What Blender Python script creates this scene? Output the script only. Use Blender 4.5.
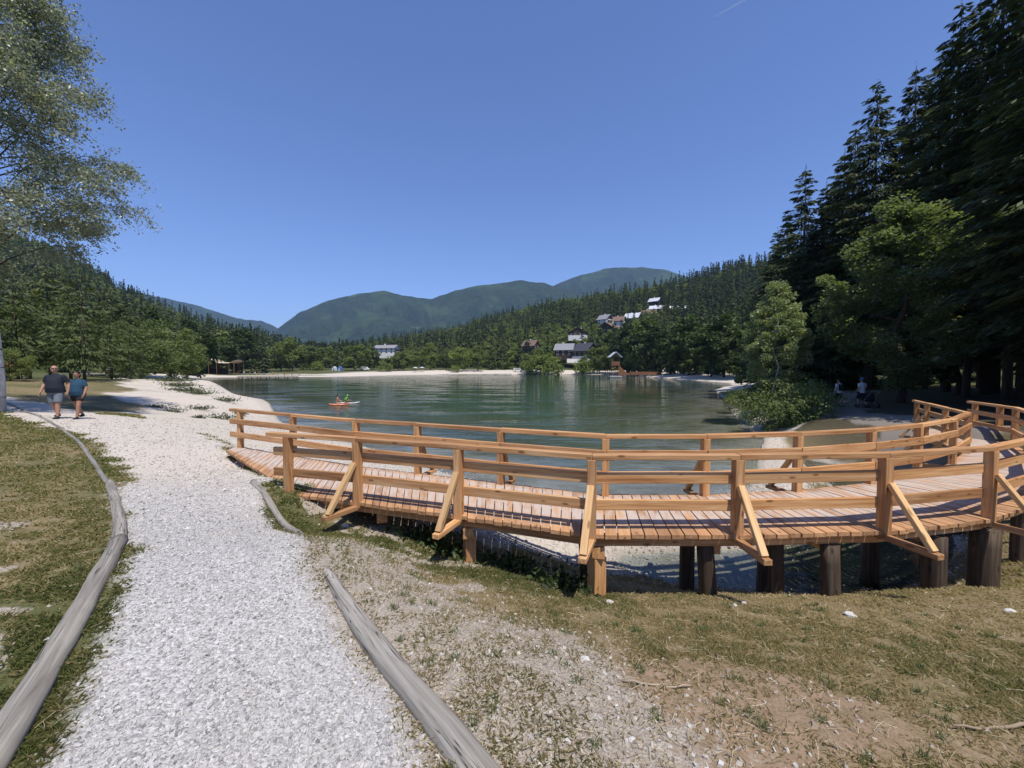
import bpy, bmesh, math, random
import numpy as np
from mathutils import Vector, Matrix

R = math.radians
rng = np.random.default_rng(7)
random.seed(7)
SC = bpy.context.scene
COL = SC.collection
for o in list(bpy.data.objects):
    bpy.data.objects.remove(o)

# ------------------------------------------------------------------ camera, sky, sun, exposure
EYE = 3.75                       # metres above the lake
PITCH = math.atan(16 / 400)     # camera looks slightly down
cam_d = bpy.data.cameras.new('camera')
cam_d.sensor_width = 36
cam_d.lens = 400 / 1024 * 36
cam_d.clip_start = 0.05
cam_d.clip_end = 30000
cam = bpy.data.objects.new('camera', cam_d)
COL.objects.link(cam)
cam.location = (0, 0, EYE)
cam.rotation_euler = (math.pi / 2 - PITCH, 0, 0)
SC.camera = cam

SUN_EL, SUN_AZ = 65.0, 29.0     # azimuth: degrees to the right of straight behind the camera
SVEC = Vector((math.sin(R(SUN_AZ)) * math.cos(R(SUN_EL)), -math.cos(R(SUN_AZ)) * math.cos(R(SUN_EL)), math.sin(R(SUN_EL))))
world = bpy.data.worlds.new('World')
SC.world = world
world.use_nodes = True
wn = world.node_tree
for n in list(wn.nodes):
    wn.nodes.remove(n)
sky = wn.nodes.new('ShaderNodeTexSky')
sky.sky_type = 'NISHITA'
sky.sun_disc = False
sky.sun_elevation = R(SUN_EL)
sky.sun_rotation = R(180 - SUN_AZ)
sky.altitude = 0
sky.air_density = 1.0
sky.dust_density = 0.0
sky.ozone_density = 10.0
bg = wn.nodes.new('ShaderNodeBackground')
bg.inputs['Strength'].default_value = 0.128
wo = wn.nodes.new('ShaderNodeOutputWorld')
tint = wn.nodes.new('ShaderNodeMix')
tint.data_type = 'RGBA'; tint.blend_type = 'MULTIPLY'
tint.inputs[0].default_value = 1.0
tint.inputs[7].default_value = (1.04, 0.93, 1.04, 1)
wn.links.new(sky.outputs[0], tint.inputs[6])
wn.links.new(tint.outputs[2], bg.inputs[0])
wn.links.new(bg.outputs[0], wo.inputs[0])

sun_d = bpy.data.lights.new('sun', 'SUN')
sun_d.energy = 4.2
sun_d.angle = R(0.53)
sun_d.color = (1.0, 0.94, 0.85)
sun = bpy.data.objects.new('sun', sun_d)
COL.objects.link(sun)
sun.rotation_euler = SVEC.to_track_quat('Z', 'Y').to_euler()
sun.location = SVEC * 50

SC.view_settings.view_transform = 'Standard'
SC.view_settings.look = 'None'
SC.view_settings.gamma = 1
SC.view_settings.use_curve_mapping = False
SC.view_settings.exposure = 0.35
SC.render.engine = 'CYCLES'
SC.cycles.use_denoising = True
SC.cycles.max_bounces = 6
SC.cycles.diffuse_bounces = 3
SC.cycles.glossy_bounces = 3
SC.cycles.transmission_bounces = 4
SC.cycles.transparent_max_bounces = 8
SC.cycles.caustics_reflective = False
SC.cycles.caustics_refractive = False
SC.cycles.volume_bounces = 0

# ------------------------------------------------------------------ helpers
FWD = np.array([0, math.cos(PITCH), -math.sin(PITCH)])
UPV = np.array([0, math.sin(PITCH), math.cos(PITCH)])

def ray(px, py):
    return FWD + np.array([1.0, 0, 0]) * ((px - 512) / 400) + UPV * ((384 - py) / 400)

def at_z(px, py, z):
    "where the sight line of a measured photo point meets the height z"
    d = ray(px, py)
    t = (z - EYE) / d[2]
    return np.array([0, 0, EYE]) + d * t

def at_y(px, py, y):
    d = ray(px, py)
    return np.array([0, 0, EYE]) + d * (y / d[1])

def tag(o, label=None, cat=None, group=None, kind=None):
    if label: o['label'] = label
    if cat: o['category'] = cat
    if group: o['group'] = group
    if kind: o['kind'] = kind
    return o

def empty(name, loc=(0, 0, 0), rz=0.0):
    o = bpy.data.objects.new(name, None)
    COL.objects.link(o)
    o.location = [float(v) for v in loc]
    o.rotation_euler = (0, 0, rz)
    o.empty_display_size = 0.2
    return o

def link(name, me, parent=None, mats=()):
    o = bpy.data.objects.new(name, me)
    COL.objects.link(o)
    for m in mats:
        me.materials.append(m)
    if parent is not None:
        o.parent = parent
    return o

KIDS = {}
def kids(o):
    return [c for c in bpy.data.objects if c.parent == o]

def copy_tree(o, parent=None):
    c = o.copy()
    COL.objects.link(c)
    if parent is not None:
        c.parent = parent
    for ch in kids(o):
        copy_tree(ch, c)
    return c

def mesh_np(name, verts, faces_flat, counts, attrs=None, smooth=False, mat_idx=None):
    "fast mesh from numpy arrays"
    me = bpy.data.meshes.new(name)
    verts = np.asarray(verts, dtype=np.float32)
    faces_flat = np.asarray(faces_flat, dtype=np.int32).ravel()
    counts = np.asarray(counts, dtype=np.int32)
    me.vertices.add(len(verts))
    me.vertices.foreach_set('co', verts.ravel())
    me.loops.add(len(faces_flat))
    me.loops.foreach_set('vertex_index', faces_flat)
    me.polygons.add(len(counts))
    starts = np.concatenate([[0], np.cumsum(counts)[:-1]]).astype(np.int32)
    me.polygons.foreach_set('loop_start', starts)
    if mat_idx is not None:
        me.polygons.foreach_set('material_index', np.asarray(mat_idx, dtype=np.int32))
    me.update(calc_edges=True)
    me.polygons.foreach_set('use_smooth', np.full(len(counts), smooth, dtype=bool))
    for k, a in (attrs or {}).items():
        a = np.asarray(a, dtype=np.float32)
        if a.ndim == 1:
            at = me.attributes.new(k, 'FLOAT', 'POINT')
            at.data.foreach_set('value', a)
        else:
            at = me.attributes.new(k, 'FLOAT_VECTOR', 'POINT')
            at.data.foreach_set('vector', a.ravel())
    me.validate()
    return me

class MB:
    "collects boxes, bars and tubes with board-local coordinates (wc) and a random tone (rnd)"
    def __init__(s):
        s.v, s.f, s.wc, s.rnd, s.mi = [], [], [], [], []
    def add(s, vs, fs, wc=None, rnd=None, mi=0):
        n = len(s.v)
        r = random.random() if rnd is None else rnd
        off = Vector((random.uniform(0, 50), random.uniform(0, 50), random.uniform(0, 50)))
        for i, p in enumerate(vs):
            s.v.append(tuple(p))
            w = Vector(wc[i]) if wc is not None else Vector(p)
            s.wc.append(tuple(w + off))
            s.rnd.append(r)
        for f in fs:
            s.f.append(tuple(n + i for i in f))
            s.mi.append(mi)
        return s
    def bar(s, p0, p1, w, h, up=(0, 0, 1), mi=0, rnd=None, e0=0.0, e1=0.0):
        "a board from p0 to p1, w across, h along up"
        p0, p1 = Vector(p0), Vector(p1)
        d = (p1 - p0).normalized()
        p0 = p0 - d * e0
        p1 = p1 + d * e1
        L = (p1 - p0).length
        up = Vector(up)
        side = d.cross(up).normalized()
        u = side.cross(d).normalized()
        vs, wc = [], []
        for t, p in ((0, p0), (L, p1)):
            for a, b in ((-1, -1), (1, -1), (1, 1), (-1, 1)):
                vs.append(p + side * (a * w / 2) + u * (b * h / 2))
                wc.append((t, a * w / 2, b * h / 2))
        fs = [(3, 2, 1, 0), (4, 5, 6, 7), (0, 1, 5, 4), (1, 2, 6, 5), (2, 3, 7, 6), (3, 0, 4, 7)]
        return s.add(vs, fs, wc, rnd, mi)
    def box(s, c, sx, sy, sz, mi=0, rz=0.0, rnd=None):
        "box on its base centre"
        c = Vector(c)
        M = Matrix.Rotation(rz, 3, 'Z')
        ax = M @ Vector((1, 0, 0))
        return s.bar(c + ax * (-sx / 2) + Vector((0, 0, sz / 2)), c + ax * (sx / 2) + Vector((0, 0, sz / 2)), sy, sz, mi=mi, rnd=rnd)
    def prism(s, poly, depth_vec, mi=0, rnd=None):
        "closed polygon pushed along a vector"
        n = len(poly)
        dv = Vector(depth_vec)
        vs = [Vector(p) for p in poly] + [Vector(p) + dv for p in poly]
        fs = [tuple(range(n - 1, -1, -1)), tuple(range(n, 2 * n))]
        for i in range(n):
            j = (i + 1) % n
            fs.append((i, j, n + j, n + i))
        return s.add(vs, fs, None, rnd, mi)
    def tube(s, pts, rad, seg=10, mi=0, rnd=None, cap=True, wob=0.0, facet=None):
        pts = [Vector(p) for p in pts]
        vs, wc, fs = [], [], []
        L = 0.0
        for i, p in enumerate(pts):
            if i: L += (p - pts[i - 1]).length
            d = (pts[min(i + 1, len(pts) - 1)] - pts[max(i - 1, 0)]).normalized()
            ref = Vector((0, 0, 1)) if abs(d.z) < 0.9 else Vector((1, 0, 0))
            a = d.cross(ref).normalized()
            b = a.cross(d).normalized()
            r = rad[i] if hasattr(rad, '__len__') else rad
            for k in range(seg):
                t = 2 * math.pi * k / seg
                rr = r * (1 + wob * random.uniform(-1, 1))
                if facet: rr *= facet[k % len(facet)]
                vs.append(p + a * (math.cos(t) * rr) + b * (math.sin(t) * rr))
                wc.append((L, math.cos(t) * r, math.sin(t) * r))
        for i in range(len(pts) - 1):
            for k in range(seg):
                k2 = (k + 1) % seg
                fs.append((i * seg + k, i * seg + k2, (i + 1) * seg + k2, (i + 1) * seg + k))
        if cap:
            fs.append(tuple(range(seg - 1, -1, -1)))
            m = (len(pts) - 1) * seg
            fs.append(tuple(m + k for k in range(seg)))
        return s.add(vs, fs, wc, rnd, mi)
    def ball(s, c, rx, ry, rz, seg=12, ring=8, mi=0, wob=0.0):
        c = Vector(c)
        vs = [c + Vector((0, 0, rz))]
        fs = []
        for i in range(1, ring):
            th = math.pi * i / ring
            for k in range(seg):
                ph = 2 * math.pi * k / seg
                w = 1 + wob * random.uniform(-1, 1)
                vs.append(c + Vector((rx * math.sin(th) * math.cos(ph) * w, ry * math.sin(th) * math.sin(ph) * w, rz * math.cos(th) * w)))
        vs.append(c - Vector((0, 0, rz)))
        for k in range(seg):
            fs.append((0, 1 + k, 1 + (k + 1) % seg))
            b = 1 + (ring - 2) * seg
            fs.append((len(vs) - 1, b + (k + 1) % seg, b + k))
        for i in range(ring - 2):
            for k in range(seg):
                k2 = (k + 1) % seg
                a = 1 + i * seg
                fs.append((a + k, a + seg + k, a + seg + k2, a + k2))
        return s.add(vs, fs, None, None, mi)
    def build(s, name, mats, parent=None, smooth=False, bevel=0.0):
        me = bpy.data.meshes.new(name)
        me.from_pydata(s.v, [], s.f)
        bm = bmesh.new(); bm.from_mesh(me)
        bmesh.ops.recalc_face_normals(bm, faces=bm.faces)
        bm.to_mesh(me); bm.free()
        a = me.attributes.new('wc', 'FLOAT_VECTOR', 'POINT')
        a.data.foreach_set('vector', np.array(s.wc, dtype=np.float32).ravel())
        a = me.attributes.new('rnd', 'FLOAT', 'POINT')
        a.data.foreach_set('value', np.array(s.rnd, dtype=np.float32))
        me.polygons.foreach_set('material_index', np.array(s.mi, dtype=np.int32))
        if smooth:
            me.polygons.foreach_set('use_smooth', np.ones(len(me.polygons), dtype=bool))
        if not isinstance(mats, (list, tuple)):
            mats = [mats]
        o = link(name, me, parent, mats)
        if bevel:
            m = o.modifiers.new('edge', 'BEVEL')
            m.width = bevel
            m.segments = 1
            m.limit_method = 'ANGLE'
        return o

# ------------------------------------------------------------------ materials
class NT:
    "small node-tree writer"
    def __init__(s, name):
        s.m = bpy.data.materials.new(name)
        s.m.use_nodes = True
        s.t = s.m.node_tree
        for n in list(s.t.nodes):
            s.t.nodes.remove(n)
        s.out = s.t.nodes.new('ShaderNodeOutputMaterial')
    def n(s, kind, **kw):
        nd = s.t.nodes.new('ShaderNode' + kind)
        for k, v in kw.items():
            if k.startswith('i_'):
                key = k[2:].replace('_', ' ')
                s.set(nd.inputs[key] if key in nd.inputs else nd.inputs[int(key)], v)
            else:
                setattr(nd, k, v)
        return nd
    def set(s, inp, v):
        if hasattr(v, 'is_output') or hasattr(v, 'links'):
            s.t.links.new(v, inp)
        else:
            if inp.type == 'RGBA' and len(v) == 3:
                v = (*v, 1)
            inp.default_value = v
    def attr(s, name, out='Fac'):
        return s.n('Attribute', attribute_name=name).outputs[out]
    def pos(s):
        return s.n('NewGeometry').outputs['Position']
    def noise(s, vec, scale, detail=3, rough=0.55, dist=0.0):
        nd = s.n('TexNoise', i_Scale=scale, i_Detail=detail, i_Roughness=rough, i_Distortion=dist)
        s.set(nd.inputs['Vector'], vec)
        return nd.outputs['Fac']
    def scale(s, vec, sc):
        nd = s.n('VectorMath', operation='MULTIPLY')
        s.set(nd.inputs[0], vec)
        nd.inputs[1].default_value = sc
        return nd.outputs[0]
    def math(s, op, a, b=0.0, clamp=False):
        nd = s.n('Math', operation=op, use_clamp=clamp)
        s.set(nd.inputs[0], a)
        s.set(nd.inputs[1], b)
        return nd.outputs[0]
    def step(s, v, lo, hi):
        nd = s.n('MapRange', interpolation_type='SMOOTHSTEP')
        s.set(nd.inputs[0], v)
        nd.inputs[1].default_value = lo
        nd.inputs[2].default_value = hi
        return nd.outputs[0]
    def ramp(s, v, stops):
        nd = s.n('ValToRGB')
        el = nd.color_ramp.elements
        while len(el) > 1: el.remove(el[-1])
        el[0].position = stops[0][0]
        el[0].color = (*stops[0][1], 1)
        for p, c in stops[1:]:
            e = el.new(p)
            e.color = (*c, 1)
        s.set(nd.inputs[0], v)
        return nd.outputs[0]
    def mix(s, f, a, b, mode='MIX'):
        nd = s.n('Mix', data_type='RGBA', blend_type=mode)
        s.set(nd.inputs[0], f)
        s.set(nd.inputs[6], a)
        s.set(nd.inputs[7], b)
        return nd.outputs[2]
    def bump(s, h, strength=0.3, dist=0.02):
        nd = s.n('Bump')
        nd.inputs['Strength'].default_value = strength
        nd.inputs['Distance'].default_value = dist
        s.set(nd.inputs['Height'], h)
        return nd.outputs[0]
    def principled(s, col, rough=0.7, normal=None, metal=0.0, spec=0.3):
        nd = s.n('BsdfPrincipled')
        s.set(nd.inputs['Base Color'], col)
        s.set(nd.inputs['Roughness'], rough)
        nd.inputs['Metallic'].default_value = metal
        nd.inputs['Specular IOR Level'].default_value = spec
        if normal is not None:
            s.set(nd.inputs['Normal'], normal)
        s.t.links.new(nd.outputs[0], s.out.inputs[0])
        return s.m
    def done(s, shader):
        s.t.links.new(shader, s.out.inputs[0])
        return s.m

def mat_wood(name, dark, mid, light, rough=0.65, knots=True, wear=None, cracks=False):
    t = NT(name)
    wc = t.attr('wc', 'Vector')
    g = t.noise(t.scale(wc, (1.2, 26, 26)), 1.0, 4, 0.6, 0.6)
    g2 = t.noise(t.scale(wc, (0.35, 5, 5)), 1.0, 3)
    col = t.ramp(t.math('ADD', t.math('MULTIPLY', g, 0.65), t.math('MULTIPLY', g2, 0.35)), [(0.32, dark), (0.5, mid), (0.68, light)])
    tone = t.ramp(t.attr('rnd'), [(0, (0.72, 0.70, 0.70)), (0.5, (1, 1, 1)), (1, (1.18, 1.16, 1.1))])
    col = t.mix(1.0, col, tone, 'MULTIPLY')
    if knots:
        v = t.n('TexVoronoi', i_Scale=1.0)
        t.set(v.inputs['Vector'], t.scale(wc, (3.0, 9.0, 9.0)))
        k = t.step(v.outputs['Distance'], 0.20, 0.09)
        col = t.mix(t.math('MULTIPLY', k, 0.75), col, tuple(c * 0.45 for c in dark))
    if wear is not None:
        wn_ = t.math('MULTIPLY', t.attr('wear'), t.step(t.noise(t.scale(wc, (2, 8, 8)), 1.0, 3), 0.25, 0.6))
        col = t.mix(wn_, col, wear)
    if cracks:
        cr = t.noise(t.scale(wc, (0.9, 34, 34)), 1.0, 2, 0.5, 0.4)
        cm = t.math('MULTIPLY', t.step(t.math('ABSOLUTE', t.math('SUBTRACT', cr, 0.5)), 0.022, 0.006), t.step(t.noise(t.scale(wc, (1.5, 9, 9)), 1.0, 2), 0.42, 0.55))
        col = t.mix(t.math('MULTIPLY', cm, 0.85), col, (0.035, 0.03, 0.025))
        col = t.mix(t.math('MULTIPLY', t.step(t.noise(t.scale(wc, (4, 12, 12)), 1.0, 3), 0.55, 0.75), 0.4), col, (0.16, 0.135, 0.105))
    return t.principled(col, rough, t.bump(g, 0.5 if cracks else 0.25, 0.006 if cracks else 0.004), spec=0.25)

def mat_plain(name, col, rough=0.7, var=0.12, scale=8.0, metal=0.0, spec=0.3, bump=0.0):
    t = NT(name)
    n_ = t.noise(t.n('TexCoord').outputs['Object'], scale, 4)
    c = t.mix(n_, tuple(x * (1 - var) for x in col), tuple(min(1, x * (1 + var)) for x in col))
    return t.principled(c, rough, t.bump(n_, bump, 0.01) if bump else None, metal, spec)

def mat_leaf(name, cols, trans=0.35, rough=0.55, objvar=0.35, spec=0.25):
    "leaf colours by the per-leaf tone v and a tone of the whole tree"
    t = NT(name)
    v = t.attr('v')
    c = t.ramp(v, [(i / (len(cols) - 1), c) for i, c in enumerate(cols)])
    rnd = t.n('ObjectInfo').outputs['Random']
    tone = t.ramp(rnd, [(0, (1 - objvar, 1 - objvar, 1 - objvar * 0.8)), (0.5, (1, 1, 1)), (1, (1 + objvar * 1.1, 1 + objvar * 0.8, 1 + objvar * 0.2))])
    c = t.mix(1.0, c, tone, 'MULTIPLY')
    d = t.n('BsdfPrincipled', i_Roughness=rough)
    t.set(d.inputs['Base Color'], c)
    d.inputs['Specular IOR Level'].default_value = spec
    tr = t.n('BsdfTranslucent')
    t.set(tr.inputs[0], t.mix(1.0, c, (1.25, 1.3, 0.55), 'MULTIPLY'))
    mx = t.n('MixShader')
    mx.inputs[0].default_value = trans
    t.t.links.new(d.outputs[0], mx.inputs[1])
    t.t.links.new(tr.outputs[0], mx.inputs[2])
    return t.done(mx.outputs[0])

M = {}
M['larch'] = mat_wood('new_larch', (0.27, 0.11, 0.038), (0.50, 0.265, 0.115), (0.68, 0.44, 0.23))
M['brace'] = mat_wood('pale_brace_wood', (0.46, 0.26, 0.10), (0.60, 0.38, 0.18), (0.68, 0.48, 0.26))
M['deckwood'] = mat_wood('deck_planks', (0.33, 0.165, 0.075), (0.46, 0.255, 0.125), (0.56, 0.345, 0.19), wear=(0.52, 0.435, 0.37))
M['greylog'] = mat_wood('weathered_grey_log', (0.11, 0.10, 0.088), (0.235, 0.218, 0.195), (0.36, 0.34, 0.31), 0.85, knots=False, cracks=True)
M['pile'] = mat_wood('old_pile_timber', (0.035, 0.024, 0.016), (0.085, 0.06, 0.04), (0.18, 0.14, 0.10), 0.85)
M['oldwood'] = mat_wood('brown_timber', (0.12, 0.055, 0.028), (0.20, 0.095, 0.05), (0.27, 0.14, 0.08), 0.75)
M['darkwood'] = mat_wood('dark_chalet_timber', (0.03, 0.02, 0.015), (0.05, 0.035, 0.026), (0.08, 0.06, 0.045), 0.75)
M['bark'] = mat_wood('bark', (0.045, 0.035, 0.026), (0.085, 0.066, 0.05), (0.14, 0.115, 0.09), 0.9, knots=False)
M['stick'] = mat_wood('dry_stick', (0.22, 0.16, 0.10), (0.33, 0.26, 0.18), (0.44, 0.36, 0.27), 0.85, knots=False)
def _birch():
    t = NT('birch_bark')
    wc = t.attr('wc', 'Vector')
    b = t.step(t.noise(t.scale(wc, (9, 2, 2)), 1.0, 3), 0.60, 0.68)
    c = t.mix(b, (0.60, 0.575, 0.53), (0.07, 0.06, 0.055))
    return t.principled(c, 0.8)
M['birch'] = _birch()
M['white'] = mat_plain('white_plaster', (0.72, 0.70, 0.66), 0.8)
M['darkroof'] = mat_plain('dark_slate_roof', (0.055, 0.058, 0.065), 0.6, 0.25)
M['greyroof'] = mat_plain('grey_roof_tiles', (0.24, 0.24, 0.25), 0.7, 0.2)
M['brownroof'] = mat_plain('brown_roof_tiles', (0.17, 0.11, 0.085), 0.75, 0.25)
M['redroof'] = mat_plain('red_roof_tiles', (0.28, 0.12, 0.08), 0.75, 0.25)
M['metalroof'] = mat_plain('pale_metal_roof', (0.55, 0.57, 0.60), 0.42, 0.08, spec=0.5)
M['glass'] = mat_plain('dark_window_glass', (0.03, 0.035, 0.045), 0.1, 0.1, spec=0.6)
M['stone'] = mat_plain('white_limestone', (0.56, 0.54, 0.51), 0.85, 0.25, 6, bump=0.4)
M['canvas'] = mat_plain('tan_canvas', (0.55, 0.46, 0.34), 0.85)
M['skin'] = mat_plain('skin', (0.42, 0.23, 0.16), 0.55, 0.06)
M['skin_tan'] = mat_plain('tanned_skin', (0.33, 0.17, 0.11), 0.55, 0.06)
def cloth(name, col, var=0.15):
    return mat_plain(name, col, 0.85, var, 30)
# ------------------------------------------------------------------ the lie of the land
WATER = np.array([(-112, 143), (-72, 91), (-47, 62), (-33, 47), (-25, 38), (-14.5, 25), (-8.6, 19), (-3.1, 13.6), (-0.3, 11.1),
    (1.2, 9.6), (2.6, 9.0), (4.2, 9.1), (5.6, 9.8), (6.4, 10.9), (7.7, 12.4), (9.6, 15.4), (12.0, 18.6), (13.5, 22), (16.2, 29), (22.6, 42), (31, 61), (43, 78), (49, 90),
    (50, 105), (50.5, 118), (50, 143), (54, 165), (60, 205), (20, 212), (-40, 206), (-56, 192), (-62, 168), (-72, 154), (-95, 150)], float)
POOL = np.array([(1.7, 6.7), (2.6, 6.15), (3.6, 5.95), (4.8, 5.85), (6.0, 6.0), (7.2, 6.5), (8.6, 7.6), (10.0, 9.2), (11.2, 11.4), (11.6, 13.6), (10.9, 15.2),
    (9.9, 13.2), (9.1, 11.0), (7.8, 9.3), (6.2, 8.1), (4.4, 7.4), (2.9, 7.3), (2.0, 7.15)], float)

def sdf(poly, x, y):
    "signed distance, negative inside"
    d = np.full(x.shape, 1e9)
    ins = np.zeros(x.shape, bool)
    n = len(poly)
    for i in range(n):
        ax, ay = poly[i]
        bx, by = poly[(i + 1) % n]
        ex, ey = bx - ax, by - ay
        t = np.clip(((x - ax) * ex + (y - ay) * ey) / (ex * ex + ey * ey), 0, 1)
        d = np.minimum(d, np.hypot(x - ax - t * ex, y - ay - t * ey))
        c = (ay > y) != (by > y)
        with np.errstate(divide='ignore', invalid='ignore'):
            xi = ax + (y - ay) / (by - ay if by != ay else 1e-9) * ex
        ins ^= c & (x < xi)
    return np.where(ins, -d, d)

CTRL = [(0, 0, 1.55), (0, -4, 1.65), (0, -12, 1.9), (-12, -6, 2.0), (12, -8, 1.9), (-1.2, 2.5, 1.5), (-2, 4.5, 1.43), (-1, 3.2, 1.47), (0.2, 2.2, 1.5),
    (-3.5, 7, 1.30), (-6.35, 9.2, 1.08), (-5.6, 8.3, 1.2), (-4.6, 7.6, 1.29), (-5.3, 9.4, 1.15), (-7.2, 10.2, 1.12), (-9, 10, 1.45), (-15.5, 13.5, 1.72), (-12, 12, 1.6), (-6, 6.2, 1.5), (-21.5, 16.8, 1.85),
    (-3, 2, 1.6), (-6, 4, 1.68), (-10, 8, 1.75), (-16, 6, 1.9), (-18, 12, 1.82), (-25, 22, 1.9), (-30, 40, 2.0), (-50, 60, 2.0), (-70, 85, 1.8), (-110, 120, 1.8),
    (-20, 26, 1.3), (-12, 18, 0.85), (-8, 14, 0.75), (-5, 12, 0.6), (-18, 32, 0.45), (-30, 52, 0.7), (-2.5, 9.2, 0.62),
    (1.0, 4.96, 0.50), (-0.4, 5.4, 0.62), (2.6, 5.05, 0.45), (4.05, 5.0, 0.47), (5.8, 5.35, 0.42), (6.7, 5.6, 0.34), (1, 3.6, 1.05), (2.5, 3.5, 0.98), (4, 3.5, 0.95), (7, 3.6, 0.98),
    (3.3, 2.2, 1.3), (6, 2.2, 1.25), (1.6, 2.0, 1.45), (9, 3.5, 1.1), (12, 3, 1.4), (9, 5.6, 0.55), (11, 7, 0.7),
    (-2.6, 5.8, 0.98), (-3.3, 6.2, 1.22), (-1.95, 5.7, 0.92), (-1.0, 5.4, 0.74), (-1.2, 4.5, 1.15), (0.2, 4.2, 0.92), (-0.8, 6.8, 0.45), (0.4, 7.4, 0.22), (-2.4, 7.4, 0.9), (-1.2, 9, 0.4),
    (1.2, 8.2, 0.16), (2.8, 8.1, 0.15), (4.4, 8.2, 0.14), (6.2, 9.0, 0.15), (8.2, 11, 0.18), (10.4, 16.2, 0.3),
    (13.5, 12.3, 1.22), (15, 13.5, 1.25), (12.6, 14.5, 0.7), (13.5, 18, 0.75), (15, 24, 0.6), (19.4, 23.7, 1.05), (18, 17, 1.2), (24, 33, 1.0), (27, 20, 1.5), (20, 8, 1.5), (40, 30, 2.4), (60, 20, 4), (45, 55, 2.5), (55, 75, 2),
    (80, 100, 3), (70, 145, 3), (72, 205, 3.0), (20, 222, 1.6), (-40, 216, 1.6), (-100, 206, 1.6), (-140, 185, 1.8), (0, 260, 3), (-100, 260, 3), (100, 260, 4), (-160, 120, 3), (-90, 40, 3), (-60, -20, 4), (60, -40, 5), (0, -60, 4)]
_SC = 1.103
WATER = WATER * _SC
POOL = POOL * _SC
def _lift(c):
    x, y, h = c
    if y > 40 or (h < 0.4 and y > 7.5) or (x > 9.5 and y > 14):
        x, y = x * _SC, y * _SC
    return (x, y, h + 0.35 * min(1.0, max(0.0, (h - 0.1) / 0.35)))
CTRL = [_lift(c) for c in CTRL]
for P_ in (WATER, POOL):
    for i in range(len(P_)):
        CTRL.append((*P_[i], 0.01))
CTRL = np.array(CTRL, float)
def _kern(d2):
    return np.sqrt(d2 + 0.6)
def _fit():
    X = CTRL[:, :2]
    d2 = ((X[:, None] - X[None]) ** 2).sum(-1)
    K = _kern(d2)
    n = len(X)
    A = np.zeros((n + 1, n + 1))
    A[:n, :n] = K + np.eye(n) * 1e-3
    A[:n, n] = 1
    A[n, :n] = 1
    b = np.concatenate([CTRL[:, 2], [0]])
    return np.linalg.solve(A, b)
RBF = _fit()

def vnoise(x, y, s, seed=0):
    "cheap value noise"
    x = np.asarray(x, float) / s + seed * 17.3
    y = np.asarray(y, float) / s + seed * 9.1
    xi, yi = np.floor(x).astype(np.int64), np.floor(y).astype(np.int64)
    fx, fy = x - xi, y - yi
    fx, fy = fx * fx * (3 - 2 * fx), fy * fy * (3 - 2 * fy)
    def h(a, b):
        n = (a * 374761393 + b * 668265263 + seed * 1442695041) & 0xFFFFFFFF
        n = ((n ^ (n >> 13)) * 1274126177) & 0xFFFFFFFF
        return ((n ^ (n >> 16)) & 0xFFFF) / 65535.0
    return (h(xi, yi) * (1 - fx) + h(xi + 1, yi) * fx) * (1 - fy) + (h(xi, yi + 1) * (1 - fx) + h(xi + 1, yi + 1) * fx) * fy

def fbm(x, y, s, seed=0, o=4):
    r, a, t = 0, 1.0, 0
    for k in range(o):
        r = r + a * vnoise(x, y, s / 2 ** k, seed + k)
        t += a
        a *= 0.5
    return r / t

def wdist(x, y):
    return np.minimum(sdf(WATER, x, y), sdf(POOL, x, y))

def height(x, y, fine=True):
    x, y = np.asarray(x, float), np.asarray(y, float)
    sh = x.shape
    x, y = x.ravel(), y.ravel()
    out = np.empty(x.shape)
    for a in range(0, len(x), 20000):
        xs, ys = x[a:a + 20000], y[a:a + 20000]
        h = np.full(xs.shape, RBF[-1])
        for i in range(len(CTRL)):
            h += RBF[i] * _kern((xs - CTRL[i, 0]) ** 2 + (ys - CTRL[i, 1]) ** 2)
        dl = sdf(WATER, xs, ys)
        dp = sdf(POOL, xs, ys)
        d = np.minimum(dl, dp)
        land = np.maximum(h, 0.02 + 0.015 * np.clip(d, 0, 4))
        bed = -np.minimum(3.2, np.where(dl < 0, -dl * (0.05 + 0.10 * np.clip(-dl / 14, 0, 1)), -dp * 0.35)) - 0.005
        h = np.where(d < 0, bed, land)
        if fine:
            h = h + 0.035 * (fbm(xs, ys, 0.9, 3, 3) - 0.5) * np.clip(np.abs(d) * 1.5, 0, 1) * np.clip(12 / np.maximum(np.hypot(xs, ys), 1), 0, 1)
        out[a:a + 20000] = h
    return out.reshape(sh)

def H(x, y):
    return float(height(np.array([x]), np.array([y]))[0])

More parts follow.
